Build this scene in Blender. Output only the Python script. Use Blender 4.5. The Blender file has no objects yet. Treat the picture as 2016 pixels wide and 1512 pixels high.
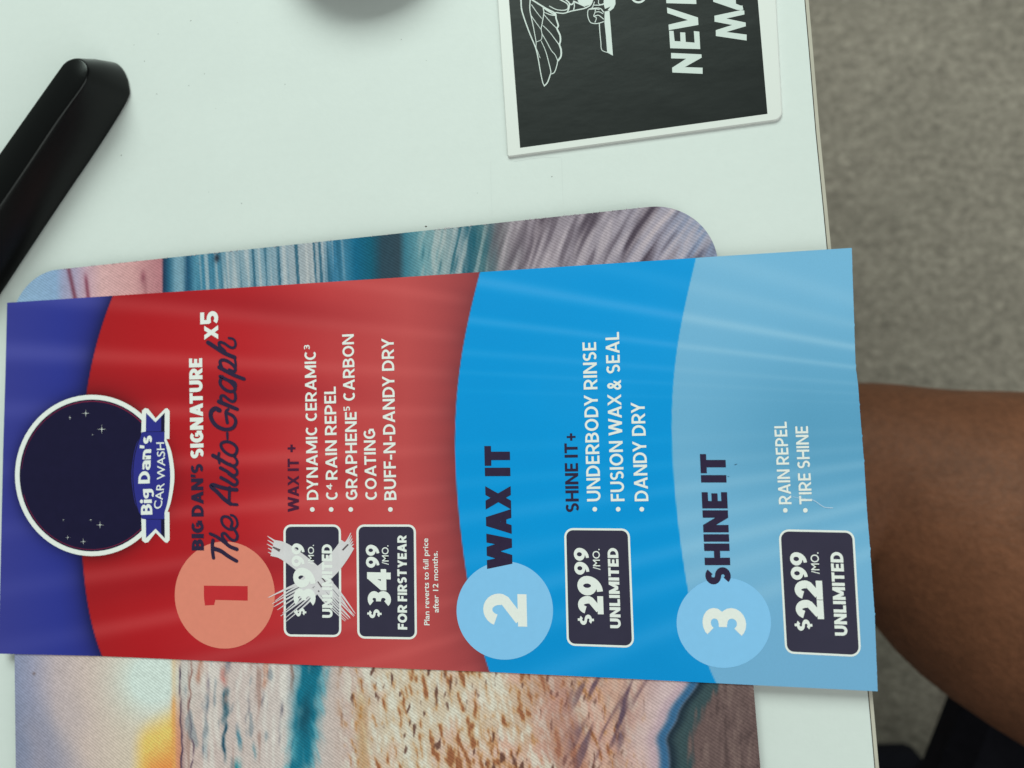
import bpy, math, random
import numpy as np
from mathutils import Vector, Matrix
from mathutils.geometry import tessellate_polygon

random.seed(4)
rng = np.random.default_rng(7)
scene = bpy.context.scene
C = scene.collection

# ------------------------------------------------------------------ camera
PW, PH, F = 2016.0, 1512.0, 1450.0
CX, CY = PW / 2, PH / 2
_x = np.array([7370.0, 258.0, F]); _x /= np.linalg.norm(_x)
_y = np.array([516.0 - CX, 19781.0 + CY, -F])
_y = _y - _x * (_y @ _x); _y /= np.linalg.norm(_y)
_n = np.cross(_x, _y)
RW = np.array([_x, _y, _n])                # camera vector -> world vector
CAM = np.array([0.0, 0.0, 0.1925])
cd = bpy.data.cameras.new("camera")
cam = bpy.data.objects.new("camera", cd)
C.objects.link(cam)
cam.matrix_world = Matrix.Translation(CAM.tolist()) @ Matrix([list(r) for r in RW]).to_4x4()
cd.sensor_width = 36.0
cd.lens = F / PW * 36.0
cd.clip_start = 0.01
cd.clip_end = 50.0
cd.dof.use_dof = True
cd.dof.focus_distance = 0.190
cd.dof.aperture_fstop = 11.0
scene.camera = cam

# ------------------------------------------------------------------ light
world = bpy.data.worlds.new("World")
scene.world = world
world.use_nodes = True
bgn = world.node_tree.nodes["Background"]
bgn.inputs[0].default_value = (0.80, 1.0, 0.88, 1)
bgn.inputs[1].default_value = 0.19


def area(name, loc, target, sx, sy, power, col):
    l = bpy.data.lights.new(name, 'AREA')
    l.shape = 'RECTANGLE'; l.size = sx; l.size_y = sy; l.energy = power; l.color = col
    o = bpy.data.objects.new(name, l)
    C.objects.link(o)
    o.location = loc
    d = Vector(target) - Vector(loc)
    o.rotation_euler = d.to_track_quat('-Z', 'Y').to_euler()
    return o


area("window_light", (-0.25, 1.35, 1.20), (0, 0, 0), 1.2, 0.9, 30.0, (0.82, 1.0, 0.90))
area("fill_light", (1.6, -1.2, 1.5), (0.0, 0, 0), 2.0, 2.0, 29.0, (0.90, 1.0, 0.94))  # added fill lamp, placed so the black bar's side mirrors it
scene.view_settings.view_transform = 'Standard'
scene.view_settings.look = 'None'
scene.view_settings.exposure = 0.0
scene.view_settings.gamma = 1.0


# ------------------------------------------------------------------ helpers
def at(px, py, z=0.0):
    """the point of the horizontal plane at height z that the photograph shows at px, py"""
    v = RW.T.T @ np.array([px - CX, -(py - CY), -F])
    t = (z - CAM[2]) / v[2]
    p = CAM + v * t
    return np.array([p[0], p[1], z])


def at_arr(px, py, z):
    v = np.stack([px - CX, -(py - CY), np.full_like(px, -F)], -1) @ RW.T
    t = (z - CAM[2]) / v[..., 2]
    return CAM + v * t[..., None]


def proj(P):
    c = (P - CAM) @ RW
    return CX - c[..., 0] / c[..., 2] * F, CY + c[..., 1] / c[..., 2] * F


LT = (0.81, 0.99, 0.885)       # tint of the room's light


def lin(c):
    c = np.asarray(c, float) / 255.0
    return np.where(c <= 0.04045, c / 12.92, ((c + 0.055) / 1.055) ** 2.4)


def alb(c, k=1.0):
    """surface colour of a thing seen as sRGB c under this light"""
    return np.clip(lin(c) / np.array(LT) * k, 0.0015, 0.92)


def mat(name, c=None, rough=0.5, spec=0.3, metal=0.0, noise=None, bump=None, attr=None, alpha=1.0, raw=None, coat=0.0):
    m = bpy.data.materials.new(name)
    m.use_nodes = True
    nt = m.node_tree
    b = nt.nodes["Principled BSDF"]
    b.inputs["Roughness"].default_value = rough
    b.inputs["Specular IOR Level"].default_value = spec
    b.inputs["Metallic"].default_value = metal
    b.inputs["Alpha"].default_value = alpha
    if coat:
        b.inputs["Coat Weight"].default_value = coat
        b.inputs["Coat Roughness"].default_value = 0.15
    col = tuple((alb(c) if raw is None else raw)) + (1,) if (c is not None or raw is not None) else (1, 1, 1, 1)
    tc = nt.nodes.new("ShaderNodeTexCoord")
    src = None
    if attr:
        a = nt.nodes.new("ShaderNodeVertexColor"); a.layer_name = attr
        src = a.outputs["Color"]
    if noise:
        for (sc, amt, stretch) in noise:
            mp = nt.nodes.new("ShaderNodeMapping"); mp.inputs["Scale"].default_value = stretch
            nt.links.new(tc.outputs["Object"], mp.inputs[0])
            n = nt.nodes.new("ShaderNodeTexNoise"); n.inputs["Scale"].default_value = sc
            n.inputs["Detail"].default_value = 5.0; n.inputs["Roughness"].default_value = 0.6
            nt.links.new(mp.outputs[0], n.inputs["Vector"])
            r = nt.nodes.new("ShaderNodeMapRange")
            r.inputs[1].default_value = 0.25; r.inputs[2].default_value = 0.75
            r.inputs[3].default_value = 1 - amt; r.inputs[4].default_value = 1 + amt
            nt.links.new(n.outputs["Fac"], r.inputs[0])
            mx = nt.nodes.new("ShaderNodeMix"); mx.data_type = 'RGBA'; mx.blend_type = 'MULTIPLY'
            mx.inputs[0].default_value = 1.0
            if src is None:
                mx.inputs[6].default_value = col
            else:
                nt.links.new(src, mx.inputs[6])
            nt.links.new(r.outputs[0], mx.inputs[7])
            src = mx.outputs[2]
    if src is None:
        b.inputs["Base Color"].default_value = col
    else:
        nt.links.new(src, b.inputs["Base Color"])
    if bump:
        prev = None
        for (sc, strength, dist, stretch) in bump:
            mp = nt.nodes.new("ShaderNodeMapping"); mp.inputs["Scale"].default_value = stretch
            nt.links.new(tc.outputs["Object"], mp.inputs[0])
            n = nt.nodes.new("ShaderNodeTexNoise"); n.inputs["Scale"].default_value = sc
            n.inputs["Detail"].default_value = 4.0
            nt.links.new(mp.outputs[0], n.inputs["Vector"])
            bp = nt.nodes.new("ShaderNodeBump"); bp.inputs["Strength"].default_value = strength
            bp.inputs["Distance"].default_value = dist
            nt.links.new(n.outputs["Fac"], bp.inputs["Height"])
            if prev: nt.links.new(prev, bp.inputs["Normal"])
            prev = bp.outputs[0]
        nt.links.new(prev, b.inputs["Normal"])
    return m


def obj(name, verts, faces, m, parent=None, smooth=False, mats=None, fmat=None):
    me = bpy.data.meshes.new(name)
    me.from_pydata([tuple(map(float, v)) for v in verts], [], faces)
    if mats:
        for k in mats: me.materials.append(k)
        if fmat is not None: me.polygons.foreach_set("material_index", fmat)
    elif m:
        me.materials.append(m)
    if smooth:
        me.polygons.foreach_set("use_smooth", [True] * len(me.polygons))
    me.update()
    o = bpy.data.objects.new(name, me)
    C.objects.link(o)
    if parent is not None:
        o.parent = parent
        root = parent
        while root.parent: root = root.parent
        me.transform(Matrix.Translation(-Vector(root.location)))
    return o


def thing(name, label, cat, loc=(0, 0, 0), group=None):
    o = bpy.data.objects.new(name, None)
    o.empty_display_size = 0.02
    C.objects.link(o)
    o.location = [float(q) for q in loc]
    o["label"] = label; o["category"] = cat
    if group: o["group"] = group
    return o


class Flat:
    """collects flat printed shapes that lie on one plane, a few microns apart where they overlap"""
    def __init__(s, z):
        s.v = []; s.f = []; s.z = z; s.n = 0

    def _z(s):
        s.n += 1
        return s.z + (s.n % 6) * 3e-6

    def poly(s, pts, holes=()):
        z = s._z()
        loops = [[Vector((*at(x, y, z)[:2], 0)) for x, y in L] for L in (pts, *holes)]
        o = len(s.v)
        for L in loops:
            s.v += [(p.x, p.y, z) for p in L]
        for a, b, c in tessellate_polygon(loops):
            A, B, D = s.v[o + a], s.v[o + b], s.v[o + c]
            if (B[0] - A[0]) * (D[1] - A[1]) - (B[1] - A[1]) * (D[0] - A[0]) < 0: b, c = c, b
            s.f.append((o + a, o + b, o + c))

    def strip(s, lft, rgt):
        z = s._z(); o = len(s.v); n = len(lft)
        for a, b in zip(lft, rgt):
            s.v.append(at(a[0], a[1], z)); s.v.append(at(b[0], b[1], z))
        for i in range(n - 1):
            q = (o + 2 * i, o + 2 * i + 1, o + 2 * i + 3, o + 2 * i + 2)
            A, B, D = (np.array(s.v[k]) for k in q[:3])
            if np.cross((B - A)[:2], (D - A)[:2]) < 0: q = q[::-1]
            s.f.append(q)

    def brush(s, pts, w, w1=None, closed=False, caps=True, n=8):
        """stroke of varying width through control points"""
        P = smooth_path(pts, n, closed)
        if w1 is None: w1 = w
        m = len(P)
        T = np.gradient(P, axis=0)
        T /= np.linalg.norm(T, axis=1)[:, None] + 1e-9
        N = np.stack([-T[:, 1], T[:, 0]], -1)
        t = np.linspace(0, 1, m)[:, None]
        W = (w * (1 - t) + w1 * t) / 2
        s.strip(P + N * W, P - N * W)
        if caps and not closed:
            for p, r in ((P[0], W[0, 0]), (P[-1], W[-1, 0])):
                s.poly([(p[0] + r * math.cos(a), p[1] + r * math.sin(a)) for a in np.linspace(0, 2 * math.pi, 11)[:-1]])

    def make(s, name, m, parent):
        return obj(name, s.v, s.f, m, parent)


def smooth_path(pts, n=8, closed=False):
    P = np.array(pts, float)
    if len(P) == 2 and not closed:
        return P
    if closed:
        Q = np.vstack([P[-1], P, P[0], P[1]])
    else:
        Q = np.vstack([2 * P[0] - P[1], P, 2 * P[-1] - P[-2]])
    out = []
    for i in range(1, len(Q) - 2):
        a, b, c, d = Q[i - 1], Q[i], Q[i + 1], Q[i + 2]
        for t in np.linspace(0, 1, n, endpoint=False):
            out.append(0.5 * (2 * b + (c - a) * t + (2 * a - 5 * b + 4 * c - d) * t * t + (-a + 3 * b - 3 * c + d) * t ** 3))
    out.append(Q[-2])
    return np.array(out)


# ------------------------------------------------------------------ lettering
def arc(cx, cy, rx, ry, a0, a1, n=14):
    return [(cx + rx * math.cos(math.radians(a)), cy + ry * math.sin(math.radians(a))) for a in np.linspace(a0, a1, n)]


def pen(path, tx, ty, closed=False):
    P = np.array(path, float)
    if closed: P = np.vstack([P, P[0]])
    d = np.diff(P, axis=0); keep = np.r_[True, np.linalg.norm(d, axis=1) > 1e-6]; P = P[keep]
    T = np.gradient(P, axis=0)
    if closed: T[0] = T[-1] = P[1] - P[-2]
    T /= np.linalg.norm(T, axis=1)[:, None]
    N = np.stack([-T[:, 1] * tx / 2, T[:, 0] * ty / 2], -1)
    return ('s', (P + N).tolist(), (P - N).tolist())


def glyph(ch, tx, ty):
    a, b = tx / 2, ty / 2
    R_ = lambda x0, y0, x1, y1: ('p', [(x0, y0), (x1, y0), (x1, y1), (x0, y1)])

    def D_(x0, y0, x1, y1, h): return ('p', [(x0 - h, y0), (x0 + h, y0), (x1 + h, y1), (x1 - h, y1)])
    T, B, h = 1 - b, b, a * 1.05
    W = dict(zip("ABCDEFGHILMNOPRSTUVWXY", [.98, .80, .80, .88, .66, .62, .88, .88, .0, .62, 1.08, .90, .98, .78, .82, .72, .78, .86, .94, 1.40, .92, .88]))
    W.update({'1': .5, '2': .74, '3': .74, '4': .96, '5': .74, '9': .80, '$': .70, '&': .95, '+': .62, '-': .42, '.': tx, "'": tx * .9,
              ' ': .30, '/': .5, 'i': tx, 'g': .72, 'a': .70, 'n': .72, 's': .60, 'x': .80})
    w = W[ch]
    if ch == 'I': w = tx
    L, R, c = a, w - a, w / 2
    V = lambda x: R_(x - a, 0, x + a, 1)
    S = lambda y0, y1, cx, rx, s=38: [pen(arc(cx, (y1 + (y0 + y1) / 2) / 2, rx, (y1 - y0) / 4, s, 270) +
                                           arc(cx, (y0 + (y0 + y1) / 2) / 2, rx, (y1 - y0) / 4, 90, s - 180)[1:], tx * .95, ty)]
    g = []
    if ch == 'A': g = [D_(h, 0, c, 1, h), D_(w - h, 0, c, 1, h), R_(.24 * w, .2, .76 * w, .2 + ty * .85)]
    elif ch == 'B':
        m = .53; x = .42 * w
        g = [V(L), pen([(L, T), (x, T)] + arc(x, (T + m) / 2, R - .04 - x, (T - m) / 2, 90, -90) + [(L, m)], tx, ty * .9),
             pen([(L, m), (x, m)] + arc(x, (B + m) / 2, R - x, (m - B) / 2, 90, -90) + [(L, B)], tx, ty)]
    elif ch == 'C': g = [pen(arc(c + .05, .5, R - c + .04, T - .5, 52, 308, 24), tx, ty)]
    elif ch == 'D': g = [V(L), pen([(L, T), (.40 * w, T)] + arc(.40 * w, .5, R - .40 * w, T - .5, 90, -90) + [(L, B)], tx, ty)]
    elif ch in 'EF':
        g = [V(L), R_(a, 1 - ty, w, 1), R_(a, .5 - b, w * .93, .5 + b)]
        if ch == 'E': g.append(R_(a, 0, w, ty))
    elif ch == 'G': g = [pen(arc(c, .5, R - c, T - .5, 50, 318, 24), tx, ty), R_(R - a, .12, R + a, .5), R_(c, .5 - b, R, .5 + b)]
    elif ch == 'H': g = [V(L), V(R), R_(L, .5 - b, R, .5 + b)]
    elif ch == 'I': g = [V(a)]
    elif ch == 'L': g = [V(L), R_(L, 0, w, ty)]
    elif ch == 'M': g = [V(L), V(R), D_(L, 1, c, .12, a), D_(R, 1, c, .12, a)]
    elif ch == 'N': g = [V(L), V(R), D_(L, 1, R, 0, a)]
    elif ch == 'O': g = [pen(arc(c, .5, R - c, T - .5, 0, 345, 24), tx, ty, True)]
    elif ch in 'PR':
        m = .42; x = .42 * w
        g = [V(L), pen([(L, T), (x, T)] + arc(x, (T + m) / 2, R - x - (.02 if ch == 'R' else 0), (T - m) / 2, 90, -90) + [(L, m)], tx, ty)]
        if ch == 'R': g.append(D_(R + .01, 0, .48 * w, m, a * 1.1))
    elif ch == 'S': g = S(B, T, c, R - c)
    elif ch == '$': g = S(B + .04, T - .04, c, R - c) + [R_(c - a * .6, .94, c + a * .6, 1.10), R_(c - a * .6, -.10, c + a * .6, .06)]
    elif ch == 'T': g = [R_(c - a, 0, c + a, 1), R_(0, 1 - ty, w, 1)]
    elif ch == 'U':
        q = B + min(.42, R - c)
        g = [pen([(L, 1), (L, q)] + arc(c, q, R - c, q - B, 180, 360)[1:] + [(R, 1)], tx, ty)]
    elif ch == 'V': g = [D_(h, 1, c, 0, h), D_(w - h, 1, c, 0, h)]
    elif ch == 'W':
        g = [D_(h, 1, w * .27, 0, h), D_(w * .5, 1, w * .27, 0, h), D_(w * .5, 1, w * .73, 0, h), D_(w - h, 1, w * .73, 0, h)]
    elif ch == 'X': g = [D_(h, 0, w - h, 1, h), D_(h, 1, w - h, 0, h)]
    elif ch == 'Y': g = [R_(c - a, 0, c + a, .46), D_(c, .38, h, 1, h), D_(c, .38, w - h, 1, h)]
    elif ch == '1': g = [R_(w - tx, 0, w, 1), ('p', [(0, .78), (0, .60), (w - a, .76), (w - a, 1)])]
    elif ch == '2':
        r = .27
        g = [pen(arc(c, T - r, R - c, r, 160, -28, 14) + [(L + .02, ty * .8)], tx, ty), R_(0, 0, w, ty)]
    elif ch == '3':
        m = .53
        g = [pen(arc(c - .02, (T + m) / 2, R - c, (T - m) / 2, 145, -90), tx, ty * .9), pen(arc(c - .02, (B + m) / 2, R - c + .01, (m - B) / 2, 90, -145), tx, ty),
             R_(c * .7, m - b * .9, c, m + b * .9)]
    elif ch == '4':
        u = w * .52
        g = [R_(u, 0, u + tx, 1), R_(0, .19, w, .19 + ty), ('p', [(0, .19), (0, .19 + ty), (u + tx * .1, 1), (u + tx * .9, 1), (u + tx * .5, .86), (tx * .95, .19)])]
    elif ch == '5':
        g = [R_(.06, 1 - ty, w * .94, 1), R_(.06, .48, .06 + tx * .85, 1), pen([(.10, .62 - b)] + arc(c - .03, B + (.64 - b - B) / 2, R - c + .03, (.64 - b - B) / 2, 90, -140), tx, ty)]
    elif ch == '9':
        r = .27
        g = [pen(arc(c, T - r, R - c, r, 0, 345, 20), tx, ty, True), pen([(R, T - r)] + arc(R - .62 * w, T - r, .62 * w, T - r - B, 0, -88), tx, ty)]
    elif ch == '&':
        P = smooth_path([(w - .04, .02), (.34, .52), (.20, .78), (.38, .96 - b * .5), (.56, .80), (.42, .60), (.16, .40), (L, .24), (.30, B), (.60, .14), (.86, .50)], 6)
        g = [pen(P, tx, ty)]
    elif ch == '+': g = [R_(0, .44 - b, w, .44 + b), R_(c - a, .44 - w / 2, c + a, .44 + w / 2)]
    elif ch == '-': g = [R_(0, .38 - b, w, .38 + b)]
    elif ch == '.': g = [R_(0, 0, tx, tx)]
    elif ch == "'": g = [('p', [(0, .62), (tx * .7, .62), (tx * .9, 1.02), (tx * .1, 1.02)])]
    elif ch == 'i': g = [R_(0, 0, tx, .70), ('p', arc(a, .90, a * 1.05, a * 1.05, 0, 340, 14))]
    elif ch == 'n':
        g = [R_(0, 0, tx, .72), pen([(L, .50)] + arc(c, .72 - b - .2, R - c, .2, 170, 0) + [(R, 0)], tx, ty)]
    elif ch == 'a':
        g = [R_(R - a, 0, R + a, .5), pen([(.06, .62)] + arc(c - .02, .50, R - c + .02, .72 - b - .50, 125, 0), tx, ty * .9), pen(arc(c - .02, .22, c - a, .22 - b + .03, 0, 340, 16), tx * .85, ty * .8, True)]
    elif ch == 'g':
        g = [pen(arc(c - .02, .47, c - a, .25 - b * .8, 0, 345, 18), tx * .9, ty * .8, True), pen([(R, .72), (R, .02)] + arc(c, .02, R - c, .15, 0, -150), tx, ty * .8)]
    elif ch == 's': g = S(b * .8, .72 - b * .8, c, R - c, 35)
    elif ch == 'x': g = [D_(h, 0, w - h, .72, h), D_(h, .72, w - h, 0, h)]
    return w, g


def lean(x): return -0.025 + 0.085 * x / 1700.0


def hslope(y): return -0.065 + 0.105 * (y - 590) / 705.0


def place(x0, y0, x1, y1, cap):
    """frame of a line of print: baseline start, unit along, unit up (towards the left of the photograph)"""
    O = np.array([x0, y0], float); U = np.array([x1 - x0, y1 - y0], float)
    ym = (y0 + y1) / 2
    V = np.array([-cap, -cap * hslope(ym)])
    return O, U, V


def words(parent, s, xb, y0, y1, cap, m, tx=.2, ty=.17, z=None, x1=None, sp=.10, bend=0.0, name="lettering", lift=0, V=None):
    """a line of print: baseline from (xb, y0) to y1, capital height cap (photograph's pixels)"""
    if x1 is None: x1 = xb - lean(xb) * (y0 - y1)
    O, U, Vv = place(xb, y0, x1, y1, cap)
    if V is not None: Vv = np.array(V, float)
    X = 0.0; items = []
    for k, ch in enumerate(s):
        w, g = glyph(ch, tx, ty)
        items.append((X, g)); X += w + (sp if ch != ' ' else 0.02)
        if k + 1 < len(s) and (ch + s[k + 1]) in ("AT", "TA", "AX", "WA", "AY", "DY", "AV", "RY"): X -= .09
    X -= sp
    fl = Flat(z)

    def mp(p, ox):
        u = (ox + p[0]) / X
        q = O + U * u + Vv * p[1]
        q[0] += bend * (1 - (2 * u - 1) ** 2)
        return q
    for ox, g in items:
        for e in g:
            if e[0] == 'p': fl.poly([mp(p, ox) for p in e[1]])
            else: fl.strip([mp(p, ox) for p in e[1]], [mp(p, ox) for p in e[2]])
    return fl.make(name, m, parent)


def light_words(parent, s, xb, y0, y1, cap, m, z, x1=None, bend=0.0, off=0.0, name="lettering"):
    """print in the thin typeface"""
    c = bpy.data.curves.new("lettering", 'FONT'); c.body = s; c.offset = off; c.resolution_u = 6
    o = bpy.data.objects.new("lettering", c); C.objects.link(o)
    dg = bpy.context.evaluated_depsgraph_get()
    me = bpy.data.meshes.new_from_object(o.evaluated_get(dg))
    bpy.data.objects.remove(o)
    v = np.array([q.co[:] for q in me.vertices]); faces = [tuple(p.vertices) for p in me.polygons]
    bpy.data.meshes.remove(me)
    if x1 is None: x1 = xb - lean(xb) * (y0 - y1)
    O, U, V = place(xb, y0, x1, y1, cap)
    capu = 0.70
    u = (v[:, 0] - v[:, 0].min()) / (v[:, 0].max() - v[:, 0].min())
    P = O + u[:, None] * U + (v[:, 1] / capu)[:, None] * V
    P[:, 0] += bend * (1 - (2 * u - 1) ** 2)
    W = at_arr(P[:, 0], P[:, 1], z)
    return obj(name, W, faces, m, parent)


def noise_img(h, w, sy, sx, seed):
    r = np.random.default_rng(seed).standard_normal((h, w))
    fy = np.fft.fftfreq(h)[:, None]; fx = np.fft.rfftfreq(w)[None, :]
    g = np.exp(-2 * (math.pi ** 2) * ((fy * sy) ** 2 + (fx * sx) ** 2))
    o = np.fft.irfft2(np.fft.rfft2(r) * g, s=(h, w))
    return (o - o.mean()) / o.std()


def look(img, x, y):
    h, w = img.shape
    x = np.mod(x, w - 1.001); y = np.mod(y, h - 1.001)
    i = x.astype(int); j = y.astype(int); fx = x - i; fy = y - j
    return (img[j, i] * (1 - fx) * (1 - fy) + img[j, i + 1] * fx * (1 - fy) + img[j + 1, i] * (1 - fx) * fy + img[j + 1, i + 1] * fx * fy)


def sst(a, b, x):
    t = np.clip((x - a) / (b - a), 0, 1)
    return t * t * (3 - 2 * t)


def mixc(A, B, t):
    return A * (1 - t[..., None]) + np.asarray(B, float) * t[..., None]


def ramp(x, stops):
    xs = [s[0] for s in stops]; cs = np.array([s[1] for s in stops], float)
    return np.stack([np.interp(x, xs, cs[:, k]) for k in range(3)], -1)


def paint(o, rgb):
    """printed colour per vertex; rgb = sRGB as seen"""
    me = o.data
    a = me.color_attributes.new("print", 'FLOAT_COLOR', 'POINT')
    c = np.ones((len(rgb), 4), np.float32)
    c[:, :3] = alb(np.clip(rgb, 0, 255))
    a.data.foreach_set("color", c.ravel())


def slab(name, outline, z0, z1, m, parent=None, side=None, bevel=0.0):
    """prism over a world outline (counter-clockwise)"""
    n = len(outline)
    v = [(x, y, z0) for x, y in outline] + [(x, y, z1 - bevel) for x, y in outline]
    f = [(i, (i + 1) % n, n + (i + 1) % n, n + i) for i in range(n)]
    fm = [1] * n
    top = n
    if bevel:
        cx = sum(p[0] for p in outline) / n; cy = sum(p[1] for p in outline) / n
        P = np.array(outline)
        d1 = np.roll(P, -1, 0) - P; d0 = P - np.roll(P, 1, 0)
        d1 /= np.linalg.norm(d1, axis=1)[:, None] + 1e-12; d0 /= np.linalg.norm(d0, axis=1)[:, None] + 1e-12
        nn = np.stack([-(d0 + d1)[:, 1], (d0 + d1)[:, 0]], -1); nn /= np.linalg.norm(nn, axis=1)[:, None] + 1e-12
        Q = P + nn * bevel
        v += [(x, y, z1) for x, y in Q]
        f += [(n + i, n + (i + 1) % n, 2 * n + (i + 1) % n, 2 * n + i) for i in range(n)]
        fm += [1] * n
        top = 2 * n
    f.append(tuple(range(top, top + n))); fm.append(0)
    f.append(tuple(range(n - 1, -1, -1))); fm.append(1)
    return obj(name, v, f, None, parent, mats=[m, side or m], fmat=fm)


def rounded(pts, rad, n=10):
    """round the corners of a polygon (world or pixel points)"""
    P = [np.array(p, float) for p in pts]; out = []
    m = len(P)
    for i in range(m):
        r = rad[i] if isinstance(rad, (list, tuple)) else rad
        a, b, c = P[i - 1], P[i], P[(i + 1) % m]
        if r == 0:
            out.append(tuple(b)); continue
        u = (a - b) / np.linalg.norm(a - b); v = (c - b) / np.linalg.norm(c - b)
        k = r / math.tan(math.acos(np.clip(u @ v, -1, 1)) / 2)
        p0, p1 = b + u * k, b + v * k
        cen = b + (u + v) / np.linalg.norm(u + v) * math.hypot(k, r)
        a0 = math.atan2(*(p0 - cen)[::-1]); a1 = math.atan2(*(p1 - cen)[::-1])
        d = (a1 - a0 + math.pi) % (2 * math.pi) - math.pi
        for t in np.linspace(0, 1, n):
            out.append((cen[0] + r * math.cos(a0 + d * t), cen[1] + r * math.sin(a0 + d * t)))
    return out


# ------------------------------------------------------------------ setting: floor
FLOOR = -0.74
m_carpet = mat("carpet", (142, 142, 126), 0.95, 0.05, noise=[(14, .10, (1, 1, 1)), (80, .34, (1, 1.4, 1)), (210, .40, (1, 1.5, 1)), (620, .22, (1, 1, 1))],
               bump=[(160, .5, .006, (1, 1, 1)), (600, .5, .003, (1, 1, 1))])
gx, gy = np.meshgrid(np.linspace(-1.6, 2.4, 260), np.linspace(-1.8, 1.8, 240))
hz = look(noise_img(600, 600, 3, 3, 3), gx * 160 + 300, gy * 160 + 300) * .0022
fv = np.stack([gx, gy, FLOOR + hz], -1).reshape(-1, 3)
nx_, ny_ = 260, 240
ff = [(j * nx_ + i, j * nx_ + i + 1, (j + 1) * nx_ + i + 1, (j + 1) * nx_ + i) for j in range(ny_ - 1) for i in range(nx_ - 1)]
fl = obj("carpet_floor", fv, ff, m_carpet, smooth=True)
fl["kind"] = "structure"

# ------------------------------------------------------------------ table
m_table = mat("white_laminate", (204, 222, 211), 0.5, 0.2, noise=[(7, .022, (1, 1, 1)), (40, .012, (1, 2, 1)), (420, .012, (1, 1, 1))],
              bump=[(900, .08, .0004, (1, 1, 1))])
m_band = mat("edge_band", (178, 182, 162), 0.5, 0.3, noise=[(60, .08, (1, 1, 1))])
m_groove = mat("groove", (70, 68, 58), 0.8, 0.1)
m_tleg = mat("table_leg_paint", (190, 195, 190), 0.4, 0.4)
E0 = at(1583, 0)[:2]; E1 = at(1722, 1512)[:2]
ed = (E1 - E0) / np.linalg.norm(E1 - E0)           # along the edge, towards the viewer's right
en = np.array([-ed[1], ed[0]])
if en[0] < 0: en = -en                              # outward
A0 = E0 - ed * 0.55; A1 = E1 + ed * 0.45
tb = thing("desk", "white laminate desk top with a thin beige edge band above the grey carpet", "desk", (*((A0 + A1) / 2 - en * .4), FLOOR))
depth = 0.78
# the glued edge band wavers a little against the top
tt = np.linspace(0, 1, 60)
edge = [A0 + (A1 - A0) * t + en * (0.00012 * math.sin(t * 47) + 0.00008 * math.sin(t * 123 + 1)) for t in tt]
o1 = [tuple(p) for p in edge] + [tuple(A1 - en * depth), tuple(A0 - en * depth)]
if sum(o1[i][0] * o1[(i + 1) % len(o1)][1] - o1[(i + 1) % len(o1)][0] * o1[i][1] for i in range(len(o1))) < 0: o1 = o1[::-1]
slab("desk_top", o1, -0.024, 0.0, m_table, tb)


def ribbon_slab(name, pts, off0, off1, z0, z1, m, parent):
    v = []; f = []
    for p in pts:
        a = p + en * off0; b = p + en * off1
        v += [(*a, z0), (*a, z1), (*b, z1 - .0001), (*b, z0)]
    for i in range(len(pts) - 1):
        o = 4 * i
        for k in range(4):
            f.append((o + k, o + (k + 1) % 4, o + 4 + (k + 1) % 4, o + 4 + k)[::-1])
    e = 4 * (len(pts) - 1)
    f += [(0, 1, 2, 3), (e + 3, e + 2, e + 1, e)]
    return obj(name, v, f, m, parent)


ribbon_slab("edge_groove", edge, 0.00002, 0.00022, -0.0238, -0.00025, m_groove, tb)
ribbon_slab("edge_band", edge, 0.00024, 0.00105, -0.024, -0.00003, m_band, tb)
for sx, sy in ((.06, .06), (.06, .94), (.70, .06), (.70, .94)):
    p = A0 + (A1 - A0) * sy - en * (sx + .02)
    q = [tuple(p + np.array(d) * .025) for d in ((-1, -1), (1, -1), (1, 1), (-1, 1))]
    slab("leg", rounded(q, .006, 4), FLOOR + .001, -0.0245, m_tleg, tb)

# dust and crumbs on the desk
dv = []; df = []
m_dust = mat("dust", (96, 98, 90), 0.9, 0.1)
for k in range(24):
    px_, py_ = random.uniform(180, 1560), random.uniform(20, 430)
    if k == 0: px_, py_ = 839, 446
    if 985 < px_ < 1560 and py_ < 320: continue
    c_ = at(px_, py_, 0); r_ = random.uniform(.00006, .00016) if k else .00028
    o = len(dv); n_ = 6
    for i_ in range(n_):
        a_ = 2 * math.pi * i_ / n_
        dv.append((c_[0] + r_ * random.uniform(.6, 1.5) * math.cos(a_), c_[1] + r_ * random.uniform(.6, 1.2) * math.sin(a_), .00002))
    dv.append((c_[0], c_[1], .00002 + r_ * .7))
    df += [(o + i_, o + (i_ + 1) % n_, o + n_) for i_ in range(n_)]
m_faint = mat("faint_line", (198, 215, 205), 0.6, 0.1)  # thin faint lines, slightly darker than the desk top
for pp, w_ in (([(966, 318), (967, 380), (969, 425)], .8), ([(1106, 312), (1107, 360), (1109, 402)], 1.0), ([(1012, 318), (1060, 311), (1104, 309)], 1.2)):
    f = Flat(.00002); f.brush(pp, w_, w_ * .6, caps=False); f.make("faint_line", m_faint, tb)
du = obj("dust", dv, df, m_dust, tb); du["kind"] = "stuff"

# ------------------------------------------------------------------ mouse pad
PZ = 0.0030
TLc = at(36, 545, PZ)[:2]      # corners of the squared-off pad before rounding
pa = at(130, 529, PZ)[:2]; pb = at(1280, 407, PZ)[:2]
pu = (pb - pa) / np.linalg.norm(pb - pa)
pvv = np.array([pu[1], -pu[0]])                        # towards the bottom of the photograph


def solve_lr():
    # left edge passes (29,1300)-(31,1512); right edge passes (1490,1345)-(1497,1512)
    l = (at(30, 1400, PZ)[:2] - pa); r = (at(1493, 1420, PZ)[:2] - pa)
    r2 = (at(1416, 540, PZ)[:2] - pa)
    return l @ pu, r @ pu, r2 @ pu, l @ pvv


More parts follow.
